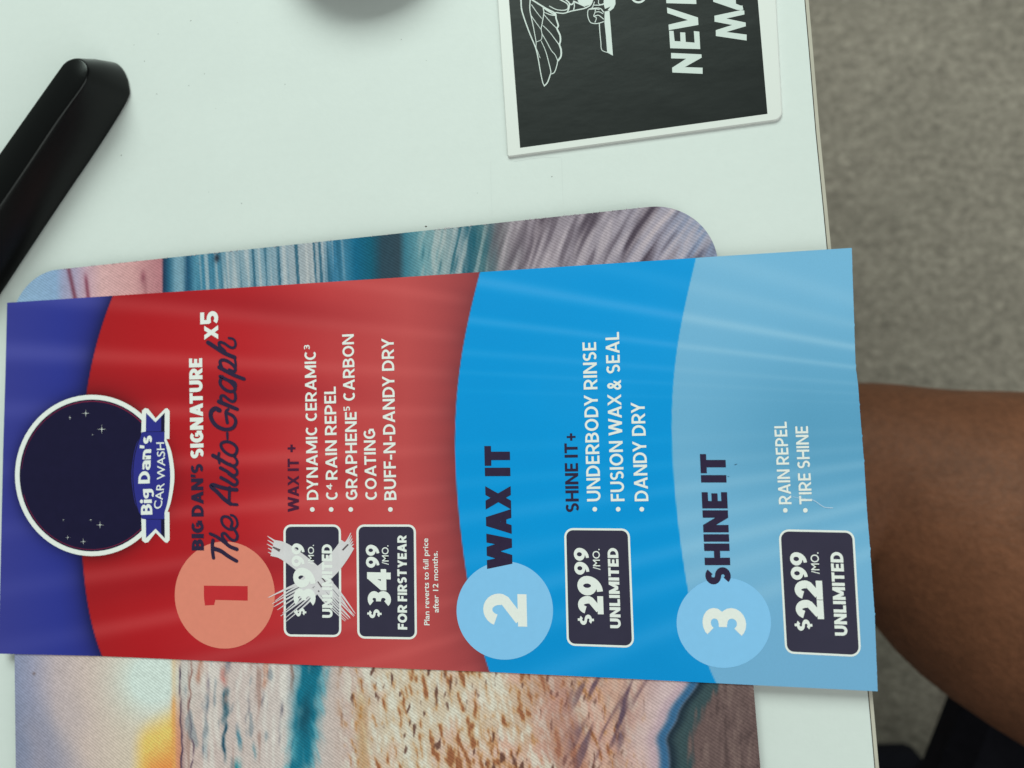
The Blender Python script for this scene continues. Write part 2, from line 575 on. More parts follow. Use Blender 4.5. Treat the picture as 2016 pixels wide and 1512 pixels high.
u_left, u_right, u_right_top, _ = solve_lr()
Hpad = 0.205
RC = 0.0165
l_dir = (at(31, 1512, PZ)[:2] - at(22, 660, PZ)[:2]); l_dir /= np.linalg.norm(l_dir)
r_dir = (at(1497, 1512, PZ)[:2] - at(1416, 545, PZ)[:2]); r_dir /= np.linalg.norm(r_dir)


def inter(p, d, q, e):
    M = np.array([d, -e]).T
    t = np.linalg.solve(M, q - p)
    return p + d * t[0]


cTL = inter(pa, pu, at(31, 1512, PZ)[:2], l_dir)
cTR = inter(pa, pu, at(1497, 1512, PZ)[:2], r_dir)
cBL = cTL + l_dir * Hpad
cBR = cTR + r_dir * Hpad
out = rounded([cTL, cTR, cBR, cBL], [RC, RC * .98, RC, RC], 14)
out = np.array(out)
tx_ = (out - pa) @ pu; ty_ = (out - pa) @ pvv
# rows run parallel to the top edge; each spans the outline's left and right
vmax = ty_.max()
rows = np.unique(np.concatenate([RC * (1 - np.cos(np.linspace(0, math.pi / 2, 40))), np.arange(RC, .034, .00028), np.arange(.034, .092, .004),
                                 np.arange(.092, .150, .00028), np.arange(.150, vmax - RC, .006), vmax - RC * (1 - np.cos(np.linspace(0, math.pi / 2, 14)))]))
rows = rows[(rows >= 0) & (rows <= vmax)]
NC = 620


def span(v):
    xs = []
    n = len(tx_)
    v = min(max(v, 1e-7), vmax - 1e-7)
    for i in range(n):
        y0, y1 = ty_[i], ty_[(i + 1) % n]
        if (y0 - v) * (y1 - v) <= 0 and abs(y1 - y0) > 1e-12:
            xs.append(tx_[i] + (tx_[(i + 1) % n] - tx_[i]) * (v - y0) / (y1 - y0))
    return min(xs), max(xs)


Vp = []
for v in rows:
    a, b = span(v)
    u = np.linspace(a, b, NC)
    Vp.append(np.stack([pa[0] + pu[0] * u + pvv[0] * v, pa[1] + pu[1] * u + pvv[1] * v], -1))
Vp = np.array(Vp)
nr = len(rows)
topv = np.concatenate([Vp.reshape(-1, 2), np.full((nr * NC, 1), PZ)], 1)
X, Y = proj(topv)
# --- printed seascape at the height of the picture, turned on its side
n1 = noise_img(1100, 1600, 22, 2.2, 11); n2 = noise_img(1100, 1600, 60, 5, 12); n3 = noise_img(1100, 1600, 14, 14, 13)
n4 = noise_img(1100, 1600, 9, 2.6, 14); n5 = noise_img(1100, 1600, 40, 30, 15); n6 = noise_img(1100, 1600, 1.3, 1.3, 16)
y_ = Y - 380
top = ramp(X, [(0, (140, 178, 200)), (110, (134, 168, 196)), (124, (150, 160, 185)), (150, (168, 160, 180)), (170, (186, 160, 170)), (200, (205, 170, 166)),
               (260, (200, 158, 154)), (300, (180, 130, 132)), (319, (176, 122, 126)), (321, (28, 52, 78)), (332, (40, 95, 120)), (345, (110, 155, 170)), (360, (120, 160, 172)),
               (368, (25, 75, 105)), (385, (80, 140, 160)), (405, (60, 125, 150)), (430, (70, 130, 152)), (450, (130, 160, 168)), (520, (120, 158, 170)), (560, (140, 165, 172)),
               (610, (160, 172, 172)), (640, (130, 160, 170)), (655, (50, 115, 145)), (675, (70, 130, 155)), (700, (22, 100, 130)), (730, (24, 92, 112)), (752, (45, 72, 84)), (785, (50, 72, 82)), (798, (60, 120, 135)),
               (830, (105, 155, 160)), (870, (130, 160, 160)), (905, (130, 155, 158)), (925, (45, 98, 112)), (950, (80, 120, 124)), (985, (120, 122, 124)), (1040, (140, 134, 140)), (1200, (152, 148, 155)), (1300, (150, 150, 162)), (1380, (130, 148, 172)), (1500, (140, 150, 165))])
sh = X + (y_ - 100) * -0.06
st = .8 * look(n1, sh * 1.25, y_ * .22) + .5 * look(n1, sh * 2.2 + 300, y_ * .35 + 90)
seg = sst(330, 400, X) * (1 - sst(640, 700, X))
top = mixc(top, (186, 196, 192), np.clip(seg * sst(.1, 1.4, st) * .65, 0, 1))
top = mixc(top, (26, 84, 108), np.clip(seg * sst(.3, 1.6, -st) * .75, 0, 1))
seg = sst(800, 850, X) * (1 - sst(930, 990, X))
st2 = .8 * look(n1, X + y_ * .22, y_ * .3 + 300) + .5 * look(n4, X * .8, y_ * .5)
top = mixc(top, (30, 90, 105), np.clip(seg * sst(.3, 1.5, -st2) * .7, 0, 1))
top = mixc(top, (185, 195, 188), np.clip(seg * sst(.3, 1.5, st2) * .5, 0, 1))
seg = sst(950, 1010, X)
cur = .30 + .45 * sst(1000, 1400, X)
dg_ = X + (y_ - 100) * cur
st3 = look(n1, dg_ * .62 + 40, (y_ - X * .3) * .8 + 500); st4 = look(n2, dg_ * .50 + 300, y_ * .8 + 200)
top = mixc(top, (70, 62, 72), np.clip(seg * (sst(.2, 1.6, -st3) * .45 + sst(.3, 1.6, -st4) * .75), 0, .9))
top = mixc(top, (186, 180, 182), np.clip(seg * (sst(.0, 1.3, st3) * .5 + sst(.2, 1.5, st4) * .45), 0, .9))
top = mixc(top, (95, 25, 40), np.exp(-((X - (133 + (y_ - 140) * .22)) / 4.0) ** 2) * .75)
top = mixc(top, (110, 40, 60), np.exp(-((X - (167 + (y_ - 150) * .12)) / 3.5) ** 2) * sst(150, 175, y_) * .8)
top = mixc(top, (125, 70, 82), np.exp(-((X - 282) / 5.0) ** 2 - ((Y - 546) / 13.0) ** 2) * .8)
top = mixc(top, (145, 95, 100), np.exp(-((X - 286) / 4.0) ** 2) * sst(548, 560, Y) * .5)
top = mixc(top, (35, 40, 50), np.exp(-((X - 427) / 5.0) ** 2 - ((Y - 508) / 8.0) ** 2) * .95)
yb = Y - 1290
n7 = noise_img(1100, 1600, 12, 3.4, 21); n8 = noise_img(1100, 1600, 5, 1.7, 22); n9 = noise_img(1100, 1600, 26, 16, 23); n10 = noise_img(1100, 1600, 70, 3.0, 24)
bot = ramp(X, [(20, (140, 152, 176)), (60, (158, 162, 180)), (110, (186, 178, 176)), (170, (200, 188, 176)), (250, (206, 198, 176)), (330, (208, 200, 176)), (343, (210, 180, 150)), (346, (212, 150, 112)), (355, (198, 140, 110)), (358, (168, 140, 134)), (368, (200, 186, 174)),
               (430, (196, 186, 176)), (560, (200, 196, 186)), (580, (190, 195, 190)), (690, (194, 178, 164)), (760, (202, 194, 168)), (960, (202, 190, 162)), (1080, (188, 160, 134)), (1200, (172, 140, 122)), (1262, (186, 158, 146)), (1310, (188, 170, 170)), (1600, (188, 170, 170))])
low = sst(40, 200, yb)
bot = mixc(bot, (112, 130, 158), (1 - sst(30, 100 + 70 * low, X)) * (.25 + .6 * low))
bot = mixc(bot, (150, 152, 165), np.clip((1 - sst(60, 220, X)) * low * .5 * (1 + .5 * look(n9, X, yb)), 0, 1))
sun = np.exp(-((X - 300) / 68.0) ** 2 - ((yb - 48) / 72.0) ** 2)
bot = mixc(bot, (204, 226, 214), np.clip(sun * 1.35, 0, .96))
edge_y = sst(0, 60, yb - 82 - (345 - X) * .55) * (1 - sst(341, 347, X)) * sst(262, 300, X + yb * .05)
bot = mixc(bot, (234, 200, 96), edge_y * .85)
bot = mixc(bot, (226, 142, 76), sst(30, 110, yb - 112 - (345 - X) * .55) * (1 - sst(341, 347, X)) * sst(268, 300, X) * .9)
bot = mixc(bot, (222, 164, 92), np.exp(-((X - 342) / 4.5) ** 2) * (.35 + .5 * sst(70, 100, yb)))
sea = sst(350, 365, X)
for cxs, wd, a0, a1, cc, kk in ((357, 1.8, 20, 400, (62, 50, 72), .85), (376, 1.8, 10, 130, (120, 70, 60), .6), (376, 1.8, 90, 400, (74, 56, 76), .8), (446, 6.5, 66, 140, (44, 92, 108), .85), (448, 3.5, 130, 212, (30, 76, 96), .85),
                             (404, 4.5, 76, 118, (84, 108, 124), .8), (405, 5, 150, 208, (70, 100, 118), .75), (444, 5, 28, 62, (190, 96, 84), .75), (448, 5, 0, 34, (92, 96, 112), .7), (400, 7, 0, 60, (168, 112, 88), .55), (412, 4, 40, 76, (120, 118, 130), .5),
                             (521, 5, 0, 70, (178, 116, 88), .6), (519, 3, 72, 105, (100, 100, 108), .6), (472, 4, 148, 190, (34, 112, 136), .8), (503, 3, 175, 205, (70, 130, 144), .7), (463, 8, 205, 400, (50, 140, 150), .7), (492, 3, 75, 140, (120, 120, 124), .5), (552, 3, 90, 180, (110, 112, 120), .55), (575, 3, 10, 80, (140, 96, 78), .55)):
    wob = cxs + 2.6 * look(n2, np.full_like(X, cxs * 3.0), yb * 1.6 + 40) + 1.4 * look(n4, np.full_like(X, cxs * 5.0), yb * 1.3)
    bot = mixc(bot, cc, np.exp(-np.abs((X - wob) / wd) ** 2.6) * sst(a0 - 12, a0 + 14, yb) * (1 - sst(a1 - 22, a1 + 8, yb)) * np.clip(kk * (1 + .25 * look(n8, X, yb)), 0, 1))
sg = sea * (1 - sst(560, 600, X))
s5 = look(n10, X * .9 + 200, yb * .6) + .6 * look(n7, X * 1.3, yb)
bot = mixc(bot, (160, 134, 122), np.clip(sg * sst(.8, 2.6, -s5) * .75, 0, 1))
bot = mixc(bot, (216, 220, 208), np.clip(sg * sst(.3, 2.0, s5) * .6, 0, 1))
bot = mixc(bot, (120, 138, 144), np.clip(sg * sst(1.1, 2.4, look(n7, X + 500, yb + 100)) * .6, 0, 1))
wc = 614 - .115 * (yb - 40) + 3.5 * look(n2, X * 0 + 77, yb * .9) + 2.5 * look(n4, X * 0 + 300, yb)
ww = 29 - 4 * sst(60, 200, yb)
wv = np.exp(-np.abs((X - wc) / ww) ** 3.2)
bot = mixc(bot, (18, 112, 134), np.clip(wv * (1.0 + .2 * look(n7, X, yb)), 0, .97))
bot = mixc(bot, (26, 76, 92), np.clip(np.exp(-((X - wc) / 12.0) ** 2 - ((yb - 118) / 42) ** 2) * .8 + np.exp(-((X - wc - 4) / 13.0) ** 2 - ((yb - 12) / 20) ** 2) * .5, 0, 1))
bot = mixc(bot, (104, 170, 180), np.clip(np.exp(-((X - wc - 26) / 11.0) ** 2) * sst(-.3, 1.4, look(n7, X * 1.4 - yb * .4, yb * 1.3 + 77)) * .75, 0, 1))
bot = mixc(bot, (120, 185, 190), np.clip(np.exp(-((X - wc + 24) / 12.0) ** 2) * sst(130, 190, yb) * sst(-.5, 1.2, look(n7, X * 1.4 + yb * .3, yb * 1.3 + 7)) * .8, 0, 1))
fk = sst(655, 700, X) * (1 - sst(1250, 1285, X))
big = look(n9, X, yb * 1.0)
e = .75 * look(n7, X * 1.0 - yb * .22 + 30, yb * .95 + 30) + .55 * look(n8, X + 40 - yb * .15, yb + 90) + .35 * big
e2 = .75 * look(n7, X * 1.15 + yb * .16 + 700, yb * 1.1 + 400) + .6 * look(n8, X * .9 + 400, yb + 300)
bot = mixc(bot, (208, 168, 150), np.clip(fk * sst(-.2, 1.6, look(n9, X + 500, yb + 40)) * .6, 0, 1))
bot = mixc(bot, (214, 220, 202), np.clip(fk * sst(.1, 1.4, -e) * .7 * (1 - .6 * sst(1050, 1200, X)), 0, 1))
bot = mixc(bot, (186, 142, 88), np.clip(fk * sst(.35, 1.5, e) * .72, 0, 1))
bot = mixc(bot, (142, 88, 58), np.clip(fk * sst(1.0, 2.0, e) * .85, 0, 1))
bot = mixc(bot, (92, 62, 52), np.clip(fk * sst(1.15, 2.2, e2) * .85, 0, 1))
bot = mixc(bot, (178, 136, 76), np.clip(np.exp(-((X - 707 - yb * .04) / 13) ** 2) * sst(50, 100, yb) * .5, 0, 1))
bot = mixc(bot, (168, 122, 112), np.clip(sst(1000, 1120, X) * (1 - sst(1240, 1285, X)) * sst(-.4, 1.2, big) * .5, 0, 1))
pur = sst(1090, 1190, X) * (1 - sst(1240, 1290, X + yb * .35 - 30))
sl = look(n7, (X + yb * .42) * .9 + 90, yb * .55)
bot = mixc(bot, (98, 74, 82), np.clip(pur * sst(.1, 1.5, sl) * .75, 0, 1))
bot = mixc(bot, (84, 72, 92), np.clip(pur * sst(1.0, 1.9, sl + .3 * look(n8, X, yb)) * .6, 0, 1))
bot = mixc(bot, (206, 172, 150), np.clip(pur * sst(.5, 1.6, -sl) * .6, 0, 1))
we = 1352 + 15 * np.sin(yb / 30.0 + .5) - .20 * (yb - 60) - 26 * sst(120, 175, yb) + 1.5 * look(n9, X * 0 + 9, yb * 2)
bot = mixc(bot, (206, 190, 184), np.exp(-((X - we + 40) / 30) ** 2) * .6)
bot = mixc(bot, (176, 156, 168), np.exp(-((X - we + 20) / 12) ** 2) * .5)
bot = mixc(bot, (56, 104, 140), np.clip(np.exp(-np.abs((X - we - 1) / 12.0) ** 3) * 1.0, 0, 1))
bot = mixc(bot, (34, 50, 60), sst(5, 15, X - we) * 1.0)
bot = mixc(bot, (58, 80, 82), sst(14, 34, X - we))
s8 = look(n4, X * 1.2, yb * .6)
sand = sst(44, 62, X - we + 5 * s8)
bot = mixc(bot, (104, 88, 84), sand)
bot = mixc(bot, (124, 108, 100), np.clip(sand * sst(0, 2.0, s8 + .6 * look(n6, X, yb)) * .6, 0, 1))
bot = mixc(bot, (76, 64, 62), np.clip(sand * sst(.3, 2.2, -s8 - .6 * look(n6, X * .8, yb * .6)) * .6, 0, 1))
bot = mixc(bot, (110, 96, 92), np.exp(-((X - 67) / 3.0) ** 2 - ((Y - 1326) / 3.0) ** 2) * .8)
t = sst(760, 1050, Y)
rgb = top * (1 - t)[:, None] + bot * t[:, None]
rgb *= (1 + .020 * look(n6, X * 1.0, Y * 1.0))[:, None]
# side skirt
ring = [i * NC for i in range(nr)] + [(nr - 1) * NC + j for j in range(1, NC)] + [i * NC + NC - 1 for i in range(nr - 2, -1, -1)] + [j for j in range(NC - 2, 0, -1)]
faces = [((j + 1) * NC + i, (j + 1) * NC + i + 1, j * NC + i + 1, j * NC + i) for j in range(nr - 1) for i in range(NC - 1)]
ntop = len(topv)
m_pad = mat("printed_cloth", None, 0.85, 0.12, attr="print")
m_rub = mat("black_rubber", (42, 46, 46), 0.8, 0.2, bump=[(900, .3, .0002, (1, 1, 1))])
nt = m_pad.node_tree
bs = nt.nodes["Principled BSDF"]; vc = [n for n in nt.nodes if n.type == 'VERTEX_COLOR'][0]
tc = nt.nodes.new("ShaderNodeTexCoord")
hts = []
for ang, frq in ((math.radians(-58), 430), (math.radians(35), 560)):
    mp = nt.nodes.new("ShaderNodeMapping"); mp.inputs["Rotation"].default_value = (0, 0, ang)
    wv_ = nt.nodes.new("ShaderNodeTexWave"); wv_.inputs["Scale"].default_value = frq; wv_.inputs["Distortion"].default_value = .6
    nt.links.new(tc.outputs["Object"], mp.inputs[0]); nt.links.new(mp.outputs[0], wv_.inputs["Vector"])
    hts.append(wv_.outputs["Fac"])
ad = nt.nodes.new("ShaderNodeMath"); ad.operation = 'MULTIPLY_ADD'; nt.links.new(hts[1], ad.inputs[0]); ad.inputs[1].default_value = .3; nt.links.new(hts[0], ad.inputs[2])
bp = nt.nodes.new("ShaderNodeBump"); bp.inputs["Strength"].default_value = .55; bp.inputs["Distance"].default_value = .00012
nt.links.new(ad.outputs[0], bp.inputs["Height"]); nt.links.new(bp.outputs[0], bs.inputs["Normal"])
mr = nt.nodes.new("ShaderNodeMapRange"); mr.inputs[2].default_value = 1.4; mr.inputs[3].default_value = .93; mr.inputs[4].default_value = 1.05
nt.links.new(ad.outputs[0], mr.inputs[0])
mx = nt.nodes.new("ShaderNodeMix"); mx.data_type = 'RGBA'; mx.blend_type = 'MULTIPLY'; mx.inputs[0].default_value = 1
nt.links.new(vc.outputs[0], mx.inputs[6]); nt.links.new(mr.outputs[0], mx.inputs[7]); nt.links.new(mx.outputs[2], bs.inputs["Base Color"])
pad = thing("mouse_pad", "cloth mouse pad printed with a sunset sea, lying under the wash menu card", "mouse pad", (*((cTL + cBR) / 2), 0.0))
po = obj("printed_surface", topv, faces, m_pad, pad, smooth=True)
paint(po, rgb)
bo = [tuple(topv[i][:2]) for i in ring]
step = bo[::4]
if sum(step[i][0] * step[(i + 1) % len(step)][1] - step[(i + 1) % len(step)][0] * step[i][1] for i in range(len(step))) < 0: step = step[::-1]
slab("rubber_base", step, 0.0001, PZ - 0.00012, m_rub, pad)
# frayed threads along the cut edge
m_thr = mat("loose_thread", (205, 215, 210), 0.9, 0.1)
tv = []; tf = []
for k in range(70):
    u = RC + random.random() * (np.linalg.norm(cTR - cTL) - 2 * RC)
    p = pa + pu * (u - (pa - cTL) @ pu) ; ang = random.uniform(-1, 1)
    d = pu * math.cos(ang) - pvv * abs(math.sin(ang)) * .35; ln = random.uniform(.0004, .0014)
    q = p + d * ln; wn = np.array([-d[1], d[0]]) * .00004
    o = len(tv); z = PZ + .00003
    tv += [(*(p - wn + pvv * .0002), z), (*(p + wn + pvv * .0002), z), (*(q + wn), z + .0001), (*(q - wn), z + .0001), (*((p + q) / 2), z + .00025)]
    tf += [(o, o + 1, o + 4), (o + 1, o + 2, o + 4), (o + 2, o + 3, o + 4), (o + 3, o, o + 4)]
th = obj("frayed_threads", tv, tf, m_thr, pad); th["kind"] = "stuff"

# ------------------------------------------------------------------ the menu card
CZ = PZ + 0.00035
card = thing("menu_card", "tall glossy car wash price card in blue and red bands, lying over the mouse pad", "price card", (*at(850, 930, 0)[:2], PZ))
TOP = [(14, 596), (222, 582.4), (760, 548), (1410, 505), (1677, 488)]
BOT = [(-3, 1287), (192, 1291.5), (527, 1306), (900, 1320.5), (965, 1323), (1210, 1335), (1728, 1361)]
LEF = [(596, 14), (740, 10.5), (891, 6), (1120, 1), (1287, -3)]
RIG = [(488, 1677), (600, 1680.5), (720, 1684.5), (764, 1690), (796, 1692), (858, 1697), (907, 1701), (1000, 1706.5), (1080, 1713), (1209, 1722), (1361, 1728)]
NU, NV = 700, 360
s = np.linspace(0, 1, NU)[None, :]; t = np.linspace(0, 1, NV)[:, None]
xt = 14 + (1677 - 14) * s; yt = np.interp(xt, *zip(*TOP))
xb_ = -3 + (1728 + 3) * s; yb2 = np.interp(xb_, *zip(*BOT))
yl = 596 + (1287 - 596) * t; xl = np.interp(yl, *zip(*LEF))
yr = 488 + (1361 - 488) * t; xr = np.interp(yr, *zip(*RIG))
tear = rng.standard_normal((NV, 1)) * .18
nub = np.zeros((NV, 1))
for yy in (796, 858, 907, 1080, 1209, 720, 640): nub += 1.4 * np.exp(-((yr - yy) / 2.2) ** 2)
# Coons patch between the four measured edges
XX = (1 - t) * xt + t * xb_ + (1 - s) * xl + s * xr - ((1 - s) * (1 - t) * 14 + s * (1 - t) * 1677 + (1 - s) * t * -3 + s * t * 1728)
YY = (1 - t) * yt + t * yb2 + (1 - s) * yl + s * yr - ((1 - s) * (1 - t) * 596 + s * (1 - t) * 488 + (1 - s) * t * 1287 + s * t * 1361)
XX = XX + (s > .9985) * (tear + nub)
P3 = at_arr(XX, YY, CZ).reshape(-1, 3)
x = XX.ravel(); y = YY.ravel()
B1 = [(582, 222), (660, 196), (708, 181.5), (782, 169), (870, 161), (960, 158), (1097, 162), (1180, 171), (1250, 187), (1295, 202)]
B2 = [(536, 945), (605, 927), (708, 908), (793, 899), (867, 895), (964, 899), (1049, 908), (1134, 919), (1215, 934), (1294, 954), (1325, 965)]
B3 = [(505, 1371), (594, 1349), (696, 1332), (776, 1325.6), (878, 1322), (964, 1327), (1049, 1338), (1146, 1352), (1230, 1370), (1314, 1393), (1345, 1412)]


def fitc(B, y):
    yy = np.array([q[0] for q in B]); xx = np.array([q[1] for q in B])
    return np.polyval(np.polyfit(yy - 900, xx, 5), y - 900)


d1 = x - fitc(B1, y); d2 = x - fitc(B2, y); d3 = x - fitc(B3, y)
th_ = (815 - y) / (2430 - x)
ray = np.zeros_like(th_)
for a0, wd, k in ((.300, .022, .4), (.235, .014, .4), (.176, .0095, 1), (.123, .0065, .8), (.080, .006, .5), (.054, .004, .35), (.030, .0035, .2), (-.045, .01, .25), (-.09, .01, .35), (-.135, .012, .55), (-.19, .014, .45),
                  (-.245, .016, .75), (-.30, .018, .55), (-.38, .02, .6)):
    ray += k * np.exp(-((th_ - a0) / wd) ** 2)
ray = np.clip(ray, 0, 1)
soft = look(noise_img(1000, 2000, 60, 90, 31), x + 20, y - 300) * .35
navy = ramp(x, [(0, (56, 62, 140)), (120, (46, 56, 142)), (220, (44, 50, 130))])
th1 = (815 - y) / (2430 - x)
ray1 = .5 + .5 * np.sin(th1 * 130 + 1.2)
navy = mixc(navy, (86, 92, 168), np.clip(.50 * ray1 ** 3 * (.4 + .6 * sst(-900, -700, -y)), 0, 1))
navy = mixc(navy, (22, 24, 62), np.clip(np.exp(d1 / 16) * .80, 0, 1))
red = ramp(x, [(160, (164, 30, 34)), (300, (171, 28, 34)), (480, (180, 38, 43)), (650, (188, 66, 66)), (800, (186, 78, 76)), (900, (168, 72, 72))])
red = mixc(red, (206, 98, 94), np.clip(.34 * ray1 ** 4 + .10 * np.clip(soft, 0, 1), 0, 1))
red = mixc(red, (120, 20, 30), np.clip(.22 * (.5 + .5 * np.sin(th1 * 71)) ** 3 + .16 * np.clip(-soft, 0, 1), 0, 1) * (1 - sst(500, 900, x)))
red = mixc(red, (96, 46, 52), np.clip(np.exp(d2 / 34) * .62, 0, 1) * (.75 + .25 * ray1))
halo = np.hypot((x - 181) / 152, (y - 936) / 158.6)
red = mixc(red, (70, 14, 20), np.exp(-np.clip(halo - 1, 0, 9) / .085) * .60)
navy = mixc(navy, (16, 16, 50), np.exp(-np.clip(halo - 1, 0, 9) / .075) * .45)
blue = np.zeros((len(x), 3)) + np.array((0, 148, 212))
blue = mixc(blue, (8, 138, 200), sst(1050, 1320, y) * .5)
blue = mixc(blue, (84, 172, 228), ray * .50)
blue = mixc(blue, (70, 165, 225), np.clip(soft, 0, 1) * .25)
lb = mixc(np.zeros((len(x), 3)) + np.array((114, 181, 212)), (88, 159, 191), np.exp(-((y - 850) / 170.0) ** 2) * (.35 + .65 * sst(1330, 1600, x)))
lb = mixc(lb, (108, 168, 202), sst(1050, 1300, y) * .6)
lb = mixc(lb, (160, 208, 226), ray * (.20 + .20 * sst(.06, .15, np.abs(th_))))
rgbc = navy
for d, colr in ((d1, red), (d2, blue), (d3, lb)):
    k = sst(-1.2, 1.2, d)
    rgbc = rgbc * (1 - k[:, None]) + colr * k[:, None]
m_card = mat("printed_card", None, 0.45, 0.16, attr="print", noise=[(2600, .035, (1, 1, 1)), (40, .02, (1, 1, 1))], bump=[(70, .05, .0006, (1, 1, 1))])
m_paper = mat("paper_edge", (205, 212, 200), 0.8, 0.1)
ringc = [i * NU for i in range(NV)] + [(NV - 1) * NU + j for j in range(1, NU)] + [i * NU + NU - 1 for i in range(NV - 2, -1, -1)] + [j for j in range(NU - 2, 0, -1)]
fc = [((j + 1) * NU + i, (j + 1) * NU + i + 1, j * NU + i + 1, j * NU + i) for j in range(NV - 1) for i in range(NU - 1)]
cs = obj("card_sheet", P3, fc, m_card, card)
paint(cs, rgbc)
nb = len(ringc)
ev = [P3[i] for i in ringc] + [P3[i] - np.array([0, 0, .00030]) for i in ringc]
ef = [(i, nb + i, nb + (i + 1) % nb, (i + 1) % nb) for i in range(nb)]
ef.append(tuple(range(nb, 2 * nb))[::-1])
obj("paper_back", ev, ef, m_paper, card)

L1, L2, L3, L4, L5 = (CZ + k for k in (.00003, .00006, .00009, .00012, .00016))
INK = dict(rough=.45, spec=.16)
m_white = mat("white_ink", (222, 236, 224), noise=[(1800, .03, (1, 1, 1))], **INK)
m_dark = mat("navy_ink", (46, 38, 62), noise=[(900, .10, (1, 1, 1))], **INK)
m_plum = mat("plum_ink", (72, 32, 56), noise=[(900, .10, (1, 1, 1))], **INK)
m_badge = mat("badge_ink", (52, 51, 68), noise=[(120, .06, (1, 1, 1))], **INK)
m_peach = mat("peach_ink", (216, 136, 112), noise=[(500, .03, (1, 1, 1))], **INK)
m_sky = mat("sky_ink", (128, 196, 232), noise=[(500, .02, (1, 1, 1))], **INK)
m_red = mat("red_ink", (188, 48, 52), noise=[(500, .03, (1, 1, 1))], **INK)
m_rib = mat("ribbon_ink", (46, 50, 132), noise=[(400, .03, (1, 1, 1))], **INK)
m_night = mat("night_ink", (26, 24, 52), noise=[(300, .08, (1, 1, 1))], **INK)
m_ring = mat("crimson_ink", (118, 34, 60), noise=[(300, .15, (1, 1, 1))], **INK)
m_wash = mat("white_wash_ink", (216, 222, 218), alpha=.90, noise=[(300, .05, (1, 1, 1))], **INK)


def ell(cx, cy, rx, ry, n=72, a0=0, a1=360):
    return [(cx + rx * math.cos(math.radians(a)), cy + ry * math.sin(math.radians(a))) for a in np.linspace(a0, a1, n, endpoint=(a1 - a0) < 360)]


# --- emblem (the roundel without its figure)
f = Flat(L1)
f.poly(ell(181, 936, 151.5, 158.8))
emb = f.make("emblem", m_white, card)
f = Flat(L2); f.poly(ell(181, 936, 142.5, 149.5)); f.make("night_disc", m_night, emb)
f = Flat(L3); f.brush(ell(181, 936, 139, 146, 60, 185, 318), .6, 2.2, caps=False, n=3); f.brush(ell(181, 936, 139, 146, 60, 20, 165), 1.4, 1.0, caps=False, n=3); f.z = 0; f.v = [(p[0], p[1], p[2] - .00002) for p in f.v]; f.make("ring_line", m_ring, emb)
Z8 = lambda p: (p[0] / 3.978, 740 + p[1] / 3.978)


def mir(p): return (p[0], 1560 - p[1])


tail = [(1106, 1100), (1286, 1066), (1327, 1066), (1329, 1285), (1310, 1308), (1292, 1303), (1219, 1228), (1160, 1303), (1135, 1308), (1112, 1288)]
f = Flat(L3)
f.poly([Z8(p) for p in tail]); f.poly([Z8(mir(p)) for p in tail])
bodyL = [(1106, 462), (1066, 540), (1040, 660), (1030, 780), (1040, 900), (1062, 1010), (1106, 1100)]
bodyR = [(1300, 1095), (1335, 1000), (1358, 880), (1366, 780), (1358, 680), (1335, 570), (1290, 470)]
f.poly([Z8(tuple(p)) for p in smooth_path(bodyL, 5)] + [Z8(tuple(p)) for p in smooth_path(bodyR, 5)])
f.make("ribbon_outline", m_white, emb)
f = Flat(L4)
tl2 = [(1100, 1062), (1288, 1062), (1290, 1272), (1218, 1196), (1144, 1270), (1142, 1124), (1108, 1118)]
f.poly([Z8(p) for p in tl2]); f.poly([Z8(mir(p)) for p in tl2])
bR = [(1288, 1072), (1312, 985), (1328, 880), (1333, 780), (1326, 680), (1308, 580), (1280, 482)]
f.poly([Z8(tuple(p)) for p in smooth_path(bodyL, 5)] + [Z8(tuple(p)) for p in smooth_path(bR, 5)])
f.make("ribbon", m_rib, emb)
f = Flat(L5 - .00002)
f.poly([Z8(p) for p in ((1262, 1124), (1288, 1122), (1290, 1272), (1262, 1240))]); f.poly([Z8(mir(p)) for p in ((1262, 1124), (1288, 1122), (1290, 1272), (1262, 1240))])
f.brush([Z8(p) for p in ((1142, 1122), (1290, 1124))], .8); f.brush([Z8(mir(p)) for p in ((1142, 1122), (1290, 1124))], .8)
f.brush([Z8(p) for p in ((1095, 1098), (1068, 1010), (1048, 900), (1040, 780), (1048, 660), (1072, 550), (1100, 470))], 1.6)
f.make("ribbon_shade_print", m_night, emb)
words(emb, "Big", 0, 0, 0, 1, m_white, z=L5, tx=.26, ty=.20, sp=.05) if False else None
for s_, yy0, yy1, xb0, xb1 in (("Big", 1086, 885, 1194, 1184), ("Dan's", 842, 466, 1172, 1190)):
    p0 = Z8((xb0, yy0)); p1 = Z8((xb1, yy1))
    words(emb, s_, p0[0], p0[1], p1[1], 22.5, m_white, z=L5, tx=.27, ty=.20, x1=p1[0], sp=.07, V=(-22.5, .6))
light_words(emb, "CAR WASH", Z8((1262, 0))[0], 740 + 1040 / 3.978, 740 + 520 / 3.978, 15.5, m_white, L5, x1=Z8((1284, 0))[0], bend=4.5, off=.006)
for cx_, cy_, r_ in ((672, 293, 32), (548, 327, 18), (797, 418, 38), (725, 460, 10), (783, 1167, 33), (710, 1128, 15), (530, 1265, 20), (652, 1298, 28), (497, 1128, 11)):
    f = Flat(L3)
    pts = []
    for k in range(16):
        a = k * math.pi / 8
        r = r_ if k % 4 == 0 else (r_ * .13)
        pts.append(Z8((cx_ + r * math.cos(a), cy_ + r * math.sin(a))))
    f.poly(pts)
    f.make("star", m_white, emb)

